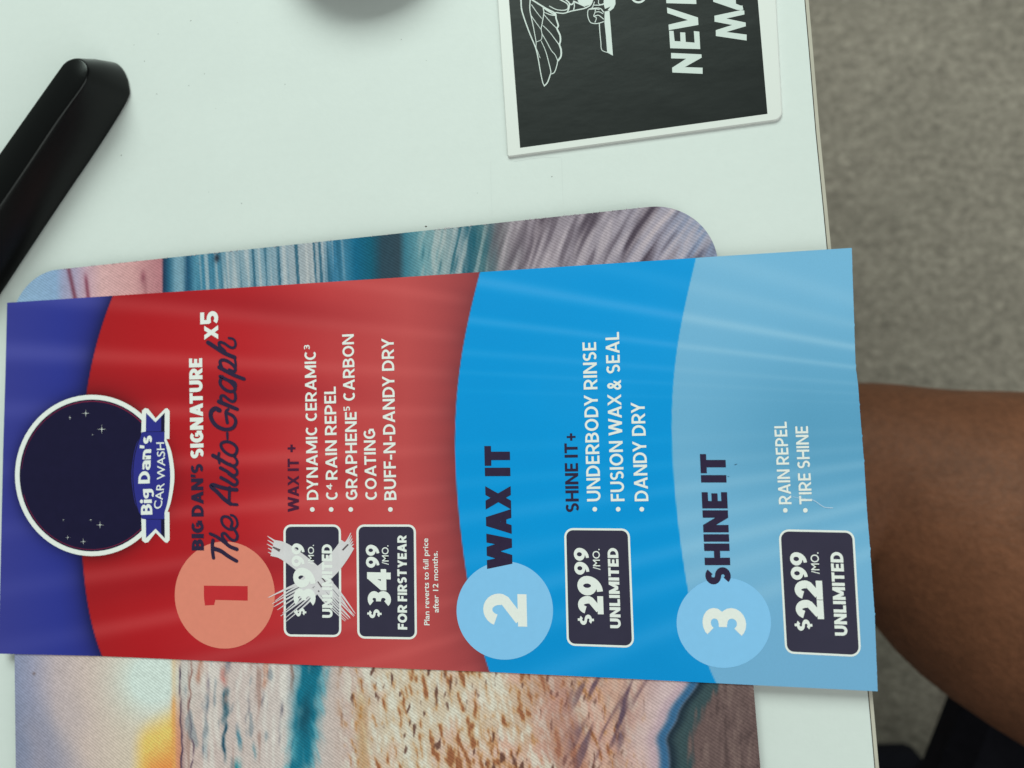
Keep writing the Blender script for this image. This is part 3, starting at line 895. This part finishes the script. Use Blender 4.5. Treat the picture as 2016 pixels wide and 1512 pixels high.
# --- first band
words(card, "BIG", 401.5, 1083.7, 1024.8, 24, m_dark, z=L3, tx=.30, ty=.24, x1=400.6, sp=.07)
words(card, "DAN'S", 401, 1016.8, 913, 24, m_dark, z=L3, tx=.28, ty=.23, x1=399.5, sp=.07)
words(card, "SIGNATURE", 401, 902, 705, 26, m_white, z=L3, tx=.30, ty=.24, x1=398, sp=.07)
words(card, "x", 429.6, 667.6, 640, 38, m_white, z=L3, tx=.25, ty=.3, x1=429.4)
words(card, "5", 429.6, 638.7, 611.7, 35.5, m_white, z=L3, tx=.26, ty=.22, x1=429.6)
Za = lambda p: (360 + p[0] / 5.815, 600 + p[1] / 5.815)
Zb = lambda p: (360 + p[0] / 5.6, 840 + p[1] / 5.6)
scr = [  # (frame, points, width in that frame)
    (Zb, [(332, 1252), (325, 1300), (328, 1380), (338, 1448)], 30, 28), (Zb, [(345, 1345), (420, 1372), (500, 1428), (592, 1482)], 36, 30),
    (Zb, [(300, 1180), (370, 1212), (450, 1268), (520, 1322), (595, 1352)], 26, 32), (Zb, [(480, 1275), (440, 1225), (432, 1185), (465, 1178), (520, 1235), (565, 1255), (595, 1235), (598, 1190), (570, 1140), (530, 1100)], 24, 24),
    (Zb, [(530, 1105), (542, 1050), (505, 1000), (450, 992), (425, 1025), (445, 1085), (505, 1130), (565, 1128), (600, 1080), (590, 1020), (560, 985), (530, 975)], 24, 20),
    (Zb, [(525, 850), (450, 795), (380, 722), (312, 662), (335, 642), (420, 668), (520, 690), (592, 696)], 34, 32), (Zb, [(515, 670), (512, 760), (518, 845), (598, 860)], 26, 24),
    (Zb, [(420, 562), (490, 600), (560, 642), (595, 628), (594, 588), (545, 550), (500, 520)], 30, 20), (Zb, [(415, 455), (480, 490), (555, 538), (594, 520), (594, 480), (560, 445), (520, 410)], 30, 20),
    (Zb, [(332, 318), (400, 355), (490, 408), (560, 432), (596, 405), (592, 365), (560, 325)], 34, 20), (Zb, [(398, 292), (392, 340), (402, 402)], 24, 20),
    (Zb, [(560, 318), (590, 285), (594, 235), (555, 190), (490, 165), (430, 180), (422, 220), (460, 275), (520, 312), (575, 318)], 26, 26), (Zb, [(489, 70), (491, 132)], 22, 20),
    (Za, [(418, 1208), (370, 1188), (322, 1228), (328, 1310), (390, 1390), (490, 1428), (575, 1405), (605, 1335), (575, 1275), (500, 1235)], 40, 26), (Za, [(508, 1350), (498, 1290), (492, 1225), (520, 1195)], 28, 22),
    (Za, [(412, 1108), (460, 1128), (540, 1162), (622, 1196)], 36, 30), (Za, [(440, 1110), (435, 1050), (470, 1042), (520, 1082), (570, 1108), (600, 1082), (600, 1030), (585, 990)], 26, 24),
    (Za, [(450, 822), (425, 880), (445, 935), (510, 985), (575, 990), (598, 955), (560, 900), (500, 855), (425, 818)], 28, 26), (Za, [(425, 820), (500, 858), (575, 880), (602, 905), (602, 960)], 28, 22),
    (Za, [(415, 715), (500, 762), (600, 812), (700, 850)], 34, 30), (Za, [(450, 735), (425, 660), (450, 632), (510, 645), (575, 692), (600, 735), (585, 765), (530, 745)], 28, 26), (Za, [(602, 740), (604, 680), (592, 600)], 20, 20),
    (Za, [(288, 432), (380, 492), (480, 555), (592, 602)], 36, 34), (Za, [(480, 530), (420, 470), (420, 430), (470, 440), (545, 488), (590, 485), (602, 440), (580, 395), (525, 380)], 26, 20)]
f = Flat(L4)
for fr, pts, w0, w1 in scr:
    k = 4.3
    f.brush([fr(p) for p in pts], w0 / k, w1 / k, n=7)
f.make("script_lettering", m_dark, card)
for s_, xb0, y0, y1, cap, kw in (("WAX IT", 588.6, 1007.6, 903, 22, dict(m=m_plum, tx=.24, ty=.2, sp=.11)), ("+", 585, 890, 875, 25, dict(m=m_plum, tx=.18, ty=.18)),
                                 ("DYNAMIC CERAMIC", 626.7, 983.8, 690.5, 22.5, dict(x1=621.8)), ("3", 610, 688.6, 678.6, 11.5, dict(x1=609.5)),
                                 ("C", 664.8, 984, 967, 23, {}), ("4", 654, 964, 952, 11.5, {}), ("RAIN REPEL", 664.4, 944, 761, 23, dict(x1=661)),
                                 ("GRAPHENE", 703.8, 984, 811, 23, dict(x1=702)), ("5", 689, 809, 800, 12.5, {}), ("CARBON", 699, 788.6, 657.6, 23, dict(x1=696.5)),
                                 ("COATING", 742.4, 984, 844, 23, dict(x1=738.5)), ("BUFF-N-DANDY DRY", 780.5, 984, 665.7, 24, dict(x1=775))):
    kw = dict(kw); m_ = kw.pop('m', m_white)
    words(card, s_, xb0, y0, y1, cap, m_, z=L2, **{**dict(tx=.20, ty=.17, sp=.13), **kw})


def bullet(x, y):
    f = Flat(L2); f.poly(ell(x, y, 4.6, 4.6, 18)); f.make("bullet", m_white, card)


for b in ((614.8, 1003), (652, 1003), (690.5, 1003), (768.6, 1003), (1171, 1002.5), (1217, 1002.5), (1263.5, 1002.5), (1546, 1004.7), (1585.5, 1004.7)): bullet(*b)
light_words(card, "Plan reverts to full price", 845.5, 1231, 1060, 10.5, m_white, L2, off=.012)
light_words(card, "after 12 months.", 863.5, 1206, 1085, 10.5, m_white, L2, off=.012)


# --- number discs
def disc(cx_, cy_, rx, ry, m):
    f = Flat(L1); f.poly(ell(cx_, cy_, rx, ry)); return f.make("number_disc", m, card)


d = disc(442.5, 1171.5, 98.5, 105.5, m_peach)
f = Flat(L2); f.poly([(401.5, 1153), (487.6, 1154), (487.6, 1182.5), (424, 1181), (421.5, 1191), (403.5, 1192), (401.5, 1176)]); f.make("numeral", m_red, d)
d = disc(993.8, 1202, 95, 96.8, m_sky)
words(d, "2", 1038, 1234, 1170, 86, m_white, z=L2, tx=.26, ty=.21, x1=1036.5, name="numeral")
d = disc(1425, 1226, 93, 89, m_sky)
words(d, "3", 1470.5, 1257, 1197, 87, m_white, z=L2, tx=.26, ty=.21, x1=1467.5, name="numeral")


# --- price badges
def badge(c4, rad, bw, rot=True):
    """c4: corners top-left, top-right, bottom-right, bottom-left"""
    f = Flat(L1); f.poly(rounded(c4, rad, 7)); b = f.make("price_badge", m_white, card)
    P = [np.array(p, float) for p in c4]; ce = sum(P) / 4
    Q = []
    for i in range(4):
        u = P[i - 1] - P[i]; v = P[(i + 1) % 4] - P[i]
        Q.append(P[i] + u / np.linalg.norm(u) * bw + v / np.linalg.norm(v) * bw)
    f = Flat(L2); f.poly(rounded(Q, rad - bw, 7)); f.make("badge_face", m_badge, b)
    return b


b = badge([(558, 1032.6), (671.2, 1032.6), (672, 1254.4), (558.6, 1253)], 15, 4.4)
# brushed cross over the old price
f = Flat(L3)
Z7 = lambda p: (540 + p[0] / 5.4, 1010 + p[1] / 5.4)
arms = [([(-20, 370), (90, 400), (240, 500), (420, 650), (560, 800)], 175, 190), ([(780, 330), (700, 450), (590, 580), (450, 700), (330, 800)], 165, 220)]
for pts, w0, w1 in arms: f.brush([Z7(p) for p in pts], w0 / 5.4, w1 / 5.4, caps=False)
for k in range(9):
    q = k / 8.0 - .5
    f.brush([Z7(p) for p in ((430 + q * 90, 760 + q * 120), (250 + q * 190, 880 + q * 170), (60 + q * 210 + random.uniform(-50, 30), 1030 + q * 260))], (5.5 if k % 3 else 8), 1.0, caps=False)
    f.brush([Z7(p) for p in ((470 - q * 120, 720 + q * 110), (620 - q * 170, 900 + q * 90), (800 - q * 130 + random.uniform(-30, 30), 1110 + q * 80))], (5.5 if k % 3 else 8), 1.0, caps=False)
for k in range(5):
    q = k / 4.0 - .5
    f.brush([Z7(p) for p in ((60, 400 + q * 130), (0, 370 + q * 150), (-60 + random.uniform(-20, 20), 330 + q * 170))], 6, 1, caps=False)
    f.brush([Z7(p) for p in ((730 + q * 50, 400 + q * 60), (790 + q * 40, 330 + q * 60), (830 + q * 30, 270 + q * 120))], 6, 1.2, caps=False)
f.make("brushed_cross", m_wash, b)


def prices(b, dol, big, cents, mo, unl, zz=L4, tail_words=None):
    words(b, "$", *dol, m_white, z=zz, tx=.27, ty=.19)
    words(b, big[0], *big[1:], m_white, z=zz, tx=.31, ty=.23, sp=.02)
    words(b, cents[0], *cents[1:], m_white, z=zz, tx=.27, ty=.20, sp=.06)
    light_words(b, "/MO.", *mo, m_white, zz, off=.008)
    for u in unl: words(b, u[0], *u[1:], m_white, z=zz, tx=.27, ty=.23, sp=.09)


prices(b, (601, 1214, 1197, 20), ("39", 621.5, 1195, 1118, 44), ("99", 599.6, 1116, 1070, 25.5), (618, 1111.5, 1072.6, 11.5), [("UNLIMITED", 655, 1216.5, 1071.7, 20.5)])
b = badge([(701.5, 1032.6), (818.7, 1032.6), (821, 1259), (703.5, 1257)], 15, 4.4)
prices(b, (749, 1217.5, 1199.5, 23.5), ("34", 770, 1195.7, 1120.7, 46.5), ("99", 747, 1118, 1072.6, 26.5), (765, 1112, 1073.5, 13),
       [("FOR", 801.8, 1239.6, 1191, 18.5), ("FIRST", 801.5, 1184, 1121, 18.5), ("YEAR", 801, 1118, 1054, 18)])
b = badge([(1110.5, 1039.5), (1239.6, 1040.6), (1248.7, 1275.5), (1116, 1271)], 17, 4.2)
prices(b, (1167, 1231, 1210, 26.5), ("29", 1188.5, 1209.5, 1134.5, 50), ("99", 1160.5, 1131.7, 1078.7, 29.5), (1181.6, 1122, 1080.5, 14), [("UNLIMITED", 1222.5, 1237, 1079, 21)])
b = badge([(1532.6, 1041.8), (1681.7, 1044.8), (1695.7, 1293.8), (1546, 1286.5)], 19, 4.2)
prices(b, (1597, 1242.6, 1219.5, 29), ("22", 1622.6, 1219, 1143.4, 55), ("99", 1590.6, 1142, 1087.4, 33), (1613.5, 1130, 1087.4, 16), [("UNLIMITED", 1669, 1251.8, 1087, 25)])

# --- second and third bands
for s_, xb0, y0, y1, cap, kw in (("WAX IT", 1009, 1120, 878, 50, dict(m=m_dark, tx=.33, ty=.26, x1=1003.5, sp=.08)), ("SHINE IT", 1140, 1008, 872.7, 26, dict(m=m_dark, tx=.22, ty=.18, x1=1137)),
                                 ("+", 1137, 867, 852.8, 28, dict(m=m_dark, tx=.16, ty=.16)),
                                 ("UNDERBODY RINSE", 1182.7, 986.5, 673.5, 27, dict(x1=1173.5)), ("FUSION WAX", 1229.6, 986.5, 776, 27, dict(x1=1222.6)), ("SEAL", 1221, 734.4, 653.6, 27, dict(x1=1218.6)), ("DANDY DRY", 1276.6, 986.5, 792, 27, dict(x1=1268.8)),
                                 ("SHINE IT", 1439.5, 1151, 894, 50, dict(m=m_dark, tx=.30, ty=.24, x1=1428, sp=.08)),
                                 ("RAIN REPEL", 1558.5, 992.5, 830, 25, dict(x1=1548.5)), ("TIRE SHINE", 1599, 992.5, 839, 25, dict(x1=1590.5))):
    kw = dict(kw); m_ = kw.pop('m', m_white)
    words(card, s_, xb0, y0, y1, cap, m_, z=L2, **{**dict(tx=.20, ty=.16, sp=.13), **kw})
light_words(card, "&", 1222.2, 767, 747.5, 27, m_white, L2, x1=1221.6, off=.02)
m_crease = mat("crease", (196, 224, 232), 0.4, 0.4)
m_speck = mat("speck", (66, 108, 134), 0.6, 0.2)
f = Flat(L3)
f.brush([(1560, 978), (1585, 982), (1602, 985), (1622, 998), (1640, 1000)], .5, 1.3, caps=False)
f.make("crease", m_crease, card)
f = Flat(L2)
f.brush([(1447, 915), (1451, 913.5)], 1.8, .8); f.poly(ell(1434, 938, 2, .6, 10))
f.make("speck", m_speck, card)

# ------------------------------------------------------------------ framed sticker
SZ = 0.0008
m_frame = mat("white_vinyl", (210, 224, 212), 0.38, 0.4, noise=[(30, .01, (1, 1, 1))])
m_black = mat("black_vinyl", (29, 34, 32), 0.38, 0.15, noise=[(30, .10, (1, 2, 1)), (300, .08, (1, 1, 1))], bump=[(45, .20, .0010, (1, 2.2, 1))])
m_sw = mat("sticker_ink", (196, 216, 204), 0.35, 0.35)


def ext(p, q, y): return (p[0] + (q[0] - p[0]) * (y - p[1]) / (q[1] - p[1]), y)


tl = ext((979, 0), (999, 309), -420); tr = ext((1528, 0), (1541, 235), -500)
oo = [at(*tl, SZ)[:2], at(999, 309, SZ)[:2], at(1541, 235, SZ)[:2], at(*tr, SZ)[:2]]
ow = rounded(oo, [.0008, .0006, .0022, .002], 8)
st_ = thing("sticker", "black rectangular sticker with wide white border, winged line drawing and slanted white capitals", "sticker", (*at(1260, 60, 0)[:2], 0))
slab("white_border", ow, 0.00005, SZ, m_frame, st_, bevel=.00025)
il = ext((1002, 0), (1024, 291), -380); ir = ext((1492, 0), (1511, 224), -450)
f = Flat(SZ + .00003)
f.poly([il, (1024, 291), (1511, 224), ir]); blk = f.make("black_panel", m_black, st_)
f = Flat(SZ + .00006)
Z3 = lambda p: (1000 + p[0] / 7.958, p[1] / 7.958)
wing = [([(200, -120), (205, 0), (215, 150), (270, 330), (340, 520), (430, 740), (470, 900), (510, 1130), (545, 1290), (570, 1345)], 22, 13), ([(570, 1345), (620, 1290), (660, 1180), (672, 1120), (640, 980), (590, 800), (520, 640)], 20, 9),
        ([(685, 1158), (730, 1130), (765, 1030), (780, 950)], 14, 14), ([(780, 950), (740, 860), (680, 790), (610, 660), (540, 540)], 11, 11),
        ([(785, 950), (830, 880), (832, 780), (808, 700), (822, 640), (815, 550), (770, 450), (788, 400), (755, 290), (740, 210), (640, 155), (550, 105), (400, 10), (330, -40)], 26, 22),
        ([(355, -60), (345, 60), (345, 160), (370, 290), (400, 430), (440, 650), (440, 740), (470, 820), (505, 910)], 18, 7),
        ([(800, 700), (720, 590), (650, 500), (550, 400)], 13, 10), ([(770, 450), (680, 360), (600, 270), (560, 220)], 12, 10), ([(550, 110), (562, 200), (548, 300), (530, 400), (520, 450), (534, 540), (520, 620), (450, 655)], 16, 8),
        ([(370, 75), (450, 190), (530, 290)], 12, 9), ([(360, 240), (430, 340), (512, 452)], 12, 9), ([(560, 125), (640, 180), (745, 235)], 16, 20), ([(565, 190), (660, 230), (735, 240)], 10, 18),
        ([(650, 95), (760, 150), (880, 160), (940, 130), (930, 60), (830, 0), (760, -40)], 12, 20), ([(750, 195), (870, 208), (1000, 172), (1100, 152), (1200, 130), (1290, 80), (1330, -10)], 16, 20),
        ([(1030, 20), (1042, 90), (1030, 150)], 14, 16), ([(900, -10), (960, 50), (955, 130), (930, 190)], 20, 20), ([(965, 60), (1000, 70), (1030, 40)], 22, 22), ([(1030, 20), (1120, 60), (1205, 100)], 24, 18),
        ([(1355, 30), (1320, 120), (1262, 150), (1248, 220), (1265, 300), (1305, 358), (1400, 368), (1500, 340)], 12, 14), ([(1370, 130), (1365, 190), (1345, 250), (1385, 280), (1365, 350)], 12, 12), ([(1262, 150), (1370, 140), (1430, 150)], 10, 14),
        ([(1365, 190), (1430, 185), (1490, 215)], 12, 12), ([(1345, 255), (1420, 240), (1500, 300)], 12, 14), ([(1310, 130), (1440, 130), (1500, 190)], 14, 16), ([(1350, 80), (1440, 80), (1500, 60)], 12, 18), ([(1420, -5), (1424, 60), (1490, 75)], 12, 12),
        ([(1432, 366), (1440, 500), (1455, 650), (1470, 780), (1555, 822)], 15, 10)]
for pts, w0, w1 in wing: f.brush([Z3(p) for p in pts], w0 / 7.958, w1 / 7.958, n=5)
f.poly([Z3(p) for p in ((1515, 180), (1590, 168), (1610, 420), (1645, 872), (1555, 822), (1535, 560), (1512, 350))])
f.poly([Z3(p) for p in ((1500, 5), (1560, -60), (1680, -60), (1685, 60), (1655, 130), (1600, 172), (1560, 160), (1610, 100), (1520, 140), (1500, 60))])
f.poly([Z3(p) for p in ((1120, 60), (1210, 100), (1290, 72), (1320, 10), (1320, -40), (1150, -40), (1090, 10))])
f.poly(ell(1257, -8, 15.5, 14.5, 40), [ell(1257, -8, 11.5, 10.5, 40)])
f.make("winged_figure_print", m_sw, blk)
# block capitals, cut by the photograph's edge
Zs = lambda p: (1240 + p[0] / 5.815, p[1] / 5.815)
CAPS = {"N": [[(487, 830), (833, 845), (833, 775), (630, 768), (822, 660), (820, 622), (472, 606), (473, 668), (645, 672), (484, 775)]],
        "E": [[(462, 552), (806, 562), (795, 362), (732, 356), (742, 488), (640, 480), (634, 372), (576, 370), (580, 474), (513, 470), (500, 354), (450, 352)]],
        "V": [[(447, 345), (785, 285), (780, 200), (425, 85), (430, 150), (665, 230), (443, 282)]],
        "E.": [[(418, 36), (762, 46), (750, -150), (690, -150), (698, -28), (600, -34), (594, -140), (536, -140), (540, -38), (472, -42), (460, -160), (408, -160)]],
        "M": [[(985, 412), (1337, 464), (1337, 396), (1105, 366), (1328, 300), (1326, 258), (1105, 212), (1312, 165), (1308, 68), (1290, 62), (1300, 110), (968, 180), (970, 248), (1172, 286), (984, 345)]],
        "A": [[(1308, 66), (1262, 62), (1215, 42), (1210, -60), (1300, -90), (1296, -150), (950, -40), (955, 20), (1225, 112), (1310, 120)]]}
for k, ps in CAPS.items():
    f = Flat(SZ + .00006)
    for p in ps: f.poly([Zs(q) for q in p])
    f.make("letter", m_sw, blk)

# ------------------------------------------------------------------ black stand foot
m_gloss = mat("black_plastic", (6, 6, 7), 0.26, 0.25, noise=[(25, .15, (1, 1, 1))], bump=[(60, .06, .0008, (1, 1, 1))])
BH = 0.0135
tpx = [(-150, 500), (-60, 385), (0, 300), (60, 215), (112, 142), (126, 124), (138, 117), (152, 115), (164, 121), (171, 133), (170, 150), (158, 173), (111, 236), (55, 320), (0, 400), (-60, 485), (-150, 612)]
bpx = [(-70, 560), (20, 430), (80, 345), (140, 262), (180, 190), (192, 168), (202, 148), (212, 126), (232, 127), (247, 142), (256, 170), (252, 200), (200, 285), (130, 388), (62, 490), (0, 584), (-90, 722)]
topc = smooth_path(tpx, 3); botc = smooth_path(bpx, 3)
n = len(topc)
layers = []
prof = [(0.0, 1.0), (0.03, 1.01), (.06, .985), (.50, .60), (.90, .14), (.955, .07), (.985, .02), (1.0, -.03)]   # height, blend towards the base outline
for hh, kb in prof:
    z = .0004 + (BH - .0004) * hh
    L = []
    for a, b_ in zip(topc, botc):
        A_ = at(a[0], a[1], BH)[:2]; B_ = at(b_[0], b_[1], 0)[:2]
        kk = max(kb, 0)
        # left side is nearly plumb, right side slopes outwards
        q = A_ * (1 - kk) + B_ * kk
        L.append((q[0], q[1], z))
    if kb < 0:
        cxy = np.mean(np.array(L)[:, :2], 0)
        L2_ = []
        P_ = np.array(L)[:, :2]
        T_ = np.gradient(P_, axis=0); T_ /= np.linalg.norm(T_, axis=1)[:, None] + 1e-12
        Nn = np.stack([T_[:, 1], -T_[:, 0]], -1)
        L = [(p[0] + q[0] * .0004, p[1] + q[1] * .0004, z) for p, q in zip(P_, Nn)]
    layers += L
vs = layers
fs = []
for k in range(len(prof) - 1):
    for i in range(n - 1):
        fs.append((k * n + i, k * n + i + 1, (k + 1) * n + i + 1, (k + 1) * n + i))
o = (len(prof) - 1) * n
for i in range(n // 2):
    j = n - 1 - i
    if j - i > 1: fs.append((o + i, o + i + 1, o + j - 1, o + j))
foot = thing("stand_foot", "glossy black bar with a rounded end lying diagonally across the upper left of the desk", "stand foot", (*at(60, 360, 0)[:2], 0))
fo = obj("bar", vs, fs, m_gloss, foot, smooth=True)
import bmesh
bm = bmesh.new(); bm.from_mesh(fo.data); bmesh.ops.recalc_face_normals(bm, faces=bm.faces)
if sum(fc_.normal.z * fc_.calc_area() for fc_ in bm.faces) < 0: bmesh.ops.reverse_faces(bm, faces=bm.faces)
bm.to_mesh(fo.data); bm.free()

# ------------------------------------------------------------------ dish past the top edge, added unseen to cast the soft shadow
m_shadow_obj = mat("dark_ceramic", (46, 52, 50), 0.3, 0.4)
mc = at(716, -186, 0)[:2]
mr_ = abs(at(716, -186, 0)[1] - at(716, -8, 0)[1])
shadow_obj = thing("shadow_dish", "low dark round dish unseen just past the top edge, added to cast a soft grey shadow", "shadow_dish", (*mc, 0))
prof = [(0, .0006), (.80, .0006), (.90, .0012), (.97, .006), (1.0, .009), (1.0, .0105), (.985, .0115), (.965, .0105), (.93, .007), (.80, .004), (0, .0036)]
nn_ = 64; vs = []; fs = []
for r, z in prof:
    for k in range(nn_):
        a = 2 * math.pi * k / nn_
        vs.append((mc[0] + mr_ * r * math.cos(a), mc[1] + mr_ * r * math.sin(a), z))
for j in range(len(prof) - 1):
    for k in range(nn_):
        fs.append((j * nn_ + k, j * nn_ + (k + 1) % nn_, (j + 1) * nn_ + (k + 1) % nn_, (j + 1) * nn_ + k))
obj("shadow_dish_body", vs, fs, m_shadow_obj, shadow_obj, smooth=True)

# ------------------------------------------------------------------ seated person's leg
def tube(path, radii, flat, n=36, sub=6):
    P = smooth_path(path, sub); Rr = smooth_path([(r, f_) for r, f_ in zip(radii, flat)], sub)
    T_ = np.gradient(P, axis=0); T_ /= np.linalg.norm(T_, axis=1)[:, None]
    up = np.array([0, 0, 1.0])
    v = []; f = []
    prevb = None
    for i in range(len(P)):
        s_ = np.cross(T_[i], up)
        if np.linalg.norm(s_) < .35 and prevb is not None: s_ = prevb
        s_ /= np.linalg.norm(s_); 
        if prevb is not None and s_ @ prevb < 0: s_ = -s_
        s_ = s_ if prevb is None else (s_ * .5 + prevb * .5); s_ = s_ - T_[i] * (s_ @ T_[i]); s_ /= np.linalg.norm(s_)
        prevb = s_
        w_ = np.cross(s_, T_[i])
        for k in range(n):
            a = 2 * math.pi * k / n
            v.append(P[i] + s_ * Rr[i, 0] * math.cos(a) + w_ * Rr[i, 0] * Rr[i, 1] * math.sin(a))
    for i in range(len(P) - 1):
        for k in range(n):
            f.append((i * n + k, i * n + (k + 1) % n, (i + 1) * n + (k + 1) % n, (i + 1) * n + k))
    m_ = len(P) - 1
    f.append(tuple(range(n))[::-1]); f.append(tuple(m_ * n + k for k in range(n)))
    return v, f


m_skin = mat("brown_skin", (106, 71, 48), 0.55, 0.2, noise=[(9, .20, (1, 1, 1)), (60, .16, (1, 1.5, 1)), (300, .20, (1, 1, 1))], bump=[(60, .15, .004, (1, 1, 1)), (420, .3, .0015, (1, 1, 1))])
m_skin.node_tree.nodes["Principled BSDF"].inputs["Subsurface Weight"].default_value = .0
TZ = -0.20
k0 = at(1610, 940, TZ); k1 = at(1745, 963, TZ); k2 = at(2016, 1085, TZ); 
dirv = (k2 - k1); dirv /= np.linalg.norm(dirv)
kn = k0 - dirv * .05
hip = k2 + dirv * .30
path = [hip + np.array([0, 0, .02]), k2 + dirv * .14 + np.array([0, 0, .005]), k2, k1, k0 + np.array([0, 0, -.004]), kn + np.array([-.022, 0, -.035]), kn + np.array([-.035, 0, -.12]), kn + np.array([-.03, 0, -.25]), kn + np.array([-.02, 0, -.38]), kn + np.array([-.02, 0, -.455]), kn + np.array([-.07, .0, -.500]), kn + np.array([-.17, .0, -.515])]
rad = [.098, .090, .078, .0530, .049, .052, .054, .054, .040, .040, .042, .030]
flt = [.85, .85, .84, .86, .92, .95, 1, 1, 1, .95, .6, .4]
PERS = thing("person", "bare brown leg of a seated person beside the desk, a dark seat below the thigh", "person", (*kn[:2], FLOOR))
v_, f_ = tube(path, rad, flt)
v_ = [np.array([p[0], p[1], max(p[2], FLOOR + .006)]) for p in v_]
body = obj("body", v_, f_, m_skin, PERS, smooth=True)
m_short = mat("dark_cloth", (30, 32, 38), 0.9, 0.1, noise=[(200, .2, (1, 1, 1))])
v_, f_ = tube([hip + dirv * .02 + np.array([0, 0, .02]), k2 + dirv * .20 + np.array([0, 0, .006]), k2 + dirv * .10 + np.array([0, 0, .002])], [.115, .108, .103], [.88, .88, .88])
sh_ = [at(*p, -.70)[:2] for p in ((1560, 1500), (1700, 1492), (1800, 1490), (1826, 1500), (1830, 1620), (1700, 1640), (1560, 1630))]
if sum(sh_[i][0] * sh_[(i + 1) % 7][1] - sh_[(i + 1) % 7][0] * sh_[i][1] for i in range(7)) < 0: sh_ = sh_[::-1]
slab("shoe", rounded(sh_, .010, 5), FLOOR + .004, -.70, m_short, PERS, bevel=.012)
obj("shorts", v_, f_, m_short, PERS, smooth=True)

# ------------------------------------------------------------------ chair
m_seat = mat("black_seat_fabric", (36, 38, 44), 0.95, 0.08, noise=[(90, .2, (1, 1, 1))], bump=[(500, .4, .001, (1, 1, 1))])
m_cm = mat("chair_plastic", (30, 32, 34), 0.5, 0.3)
CZs = -0.31
cp = [at(1938, 1336, CZs)[:2], at(1826, 1530, CZs)[:2], at(1740, 1545, CZs)[:2]]
p0 = cp[0]; p1 = at(1850, 1560, CZs)[:2]
dd = (p1 - p0) / np.linalg.norm(p1 - p0); nn2 = np.array([-dd[1], dd[0]])
if nn2[0] < 0: nn2 = -nn2
q = [p0, p0 + dd * .42, p0 + dd * .42 + nn2 * .44, p0 + nn2 * .44]
ch = thing("chair", "dark fabric office chair seat corner showing below the bare thigh at lower right", "chair", (*(np.mean(q, 0)), FLOOR))
if np.cross(q[1] - q[0], q[2] - q[1]) < 0: q = q[::-1]
slab("seat", rounded([tuple(a) for a in q], .018, 8), CZs - .035, CZs, m_seat, ch, bevel=.012)
cc_ = np.mean(q, 0)


def cyl(name, p, r, z0, z1, m, parent, n=20):
    return slab(name, [(p[0] + r * math.cos(2 * math.pi * k / n), p[1] + r * math.sin(2 * math.pi * k / n)) for k in range(n)], z0, z1, m, parent)


cyl("gas_lift", cc_, .028, FLOOR + .10, CZs - .0355, m_cm, ch)
for k in range(5):
    a = 2 * math.pi * k / 5 + math.radians(160)
    u = np.array([math.cos(a), math.sin(a)]); w_ = np.array([-u[1], u[0]])
    vs = []
    for d_, hw, za, zb in ((.0, .030, .075, .115), (.30, .018, .055, .080)):
        for sg_, z in ((-1, za), (1, za), (1, zb), (-1, zb)):
            p = cc_ + u * d_ + w_ * hw * sg_
            vs.append((p[0], p[1], FLOOR + z))
    fs = [(0, 1, 5, 4), (1, 2, 6, 5), (2, 3, 7, 6), (3, 0, 4, 7), (4, 5, 6, 7), (3, 2, 1, 0)]
    obj("leg", vs, fs, m_cm, ch)
    cyl("caster", cc_ + u * .285, .024, FLOOR + .004, FLOOR + .054, m_cm, ch, 14)
# backrest, out of the picture
bc = cc_ + nn2 * .20
vs = []
q2 = [bc - dd * .2 - nn2 * .02, bc + dd * .2 - nn2 * .02, bc + dd * .2 + nn2 * .03, bc - dd * .2 + nn2 * .03]
if np.cross(q2[1] - q2[0], q2[2] - q2[1]) < 0: q2 = q2[::-1]
slab("backrest", rounded([tuple(a) for a in q2], .02, 6), CZs + .001, CZs + .45, m_seat, ch, bevel=.012)
print("pad corners px", [tuple(float(round(a, 1)) for a in proj(np.array([*c_, PZ]))) for c_ in (cTL, cTR, cBR, cBL)])
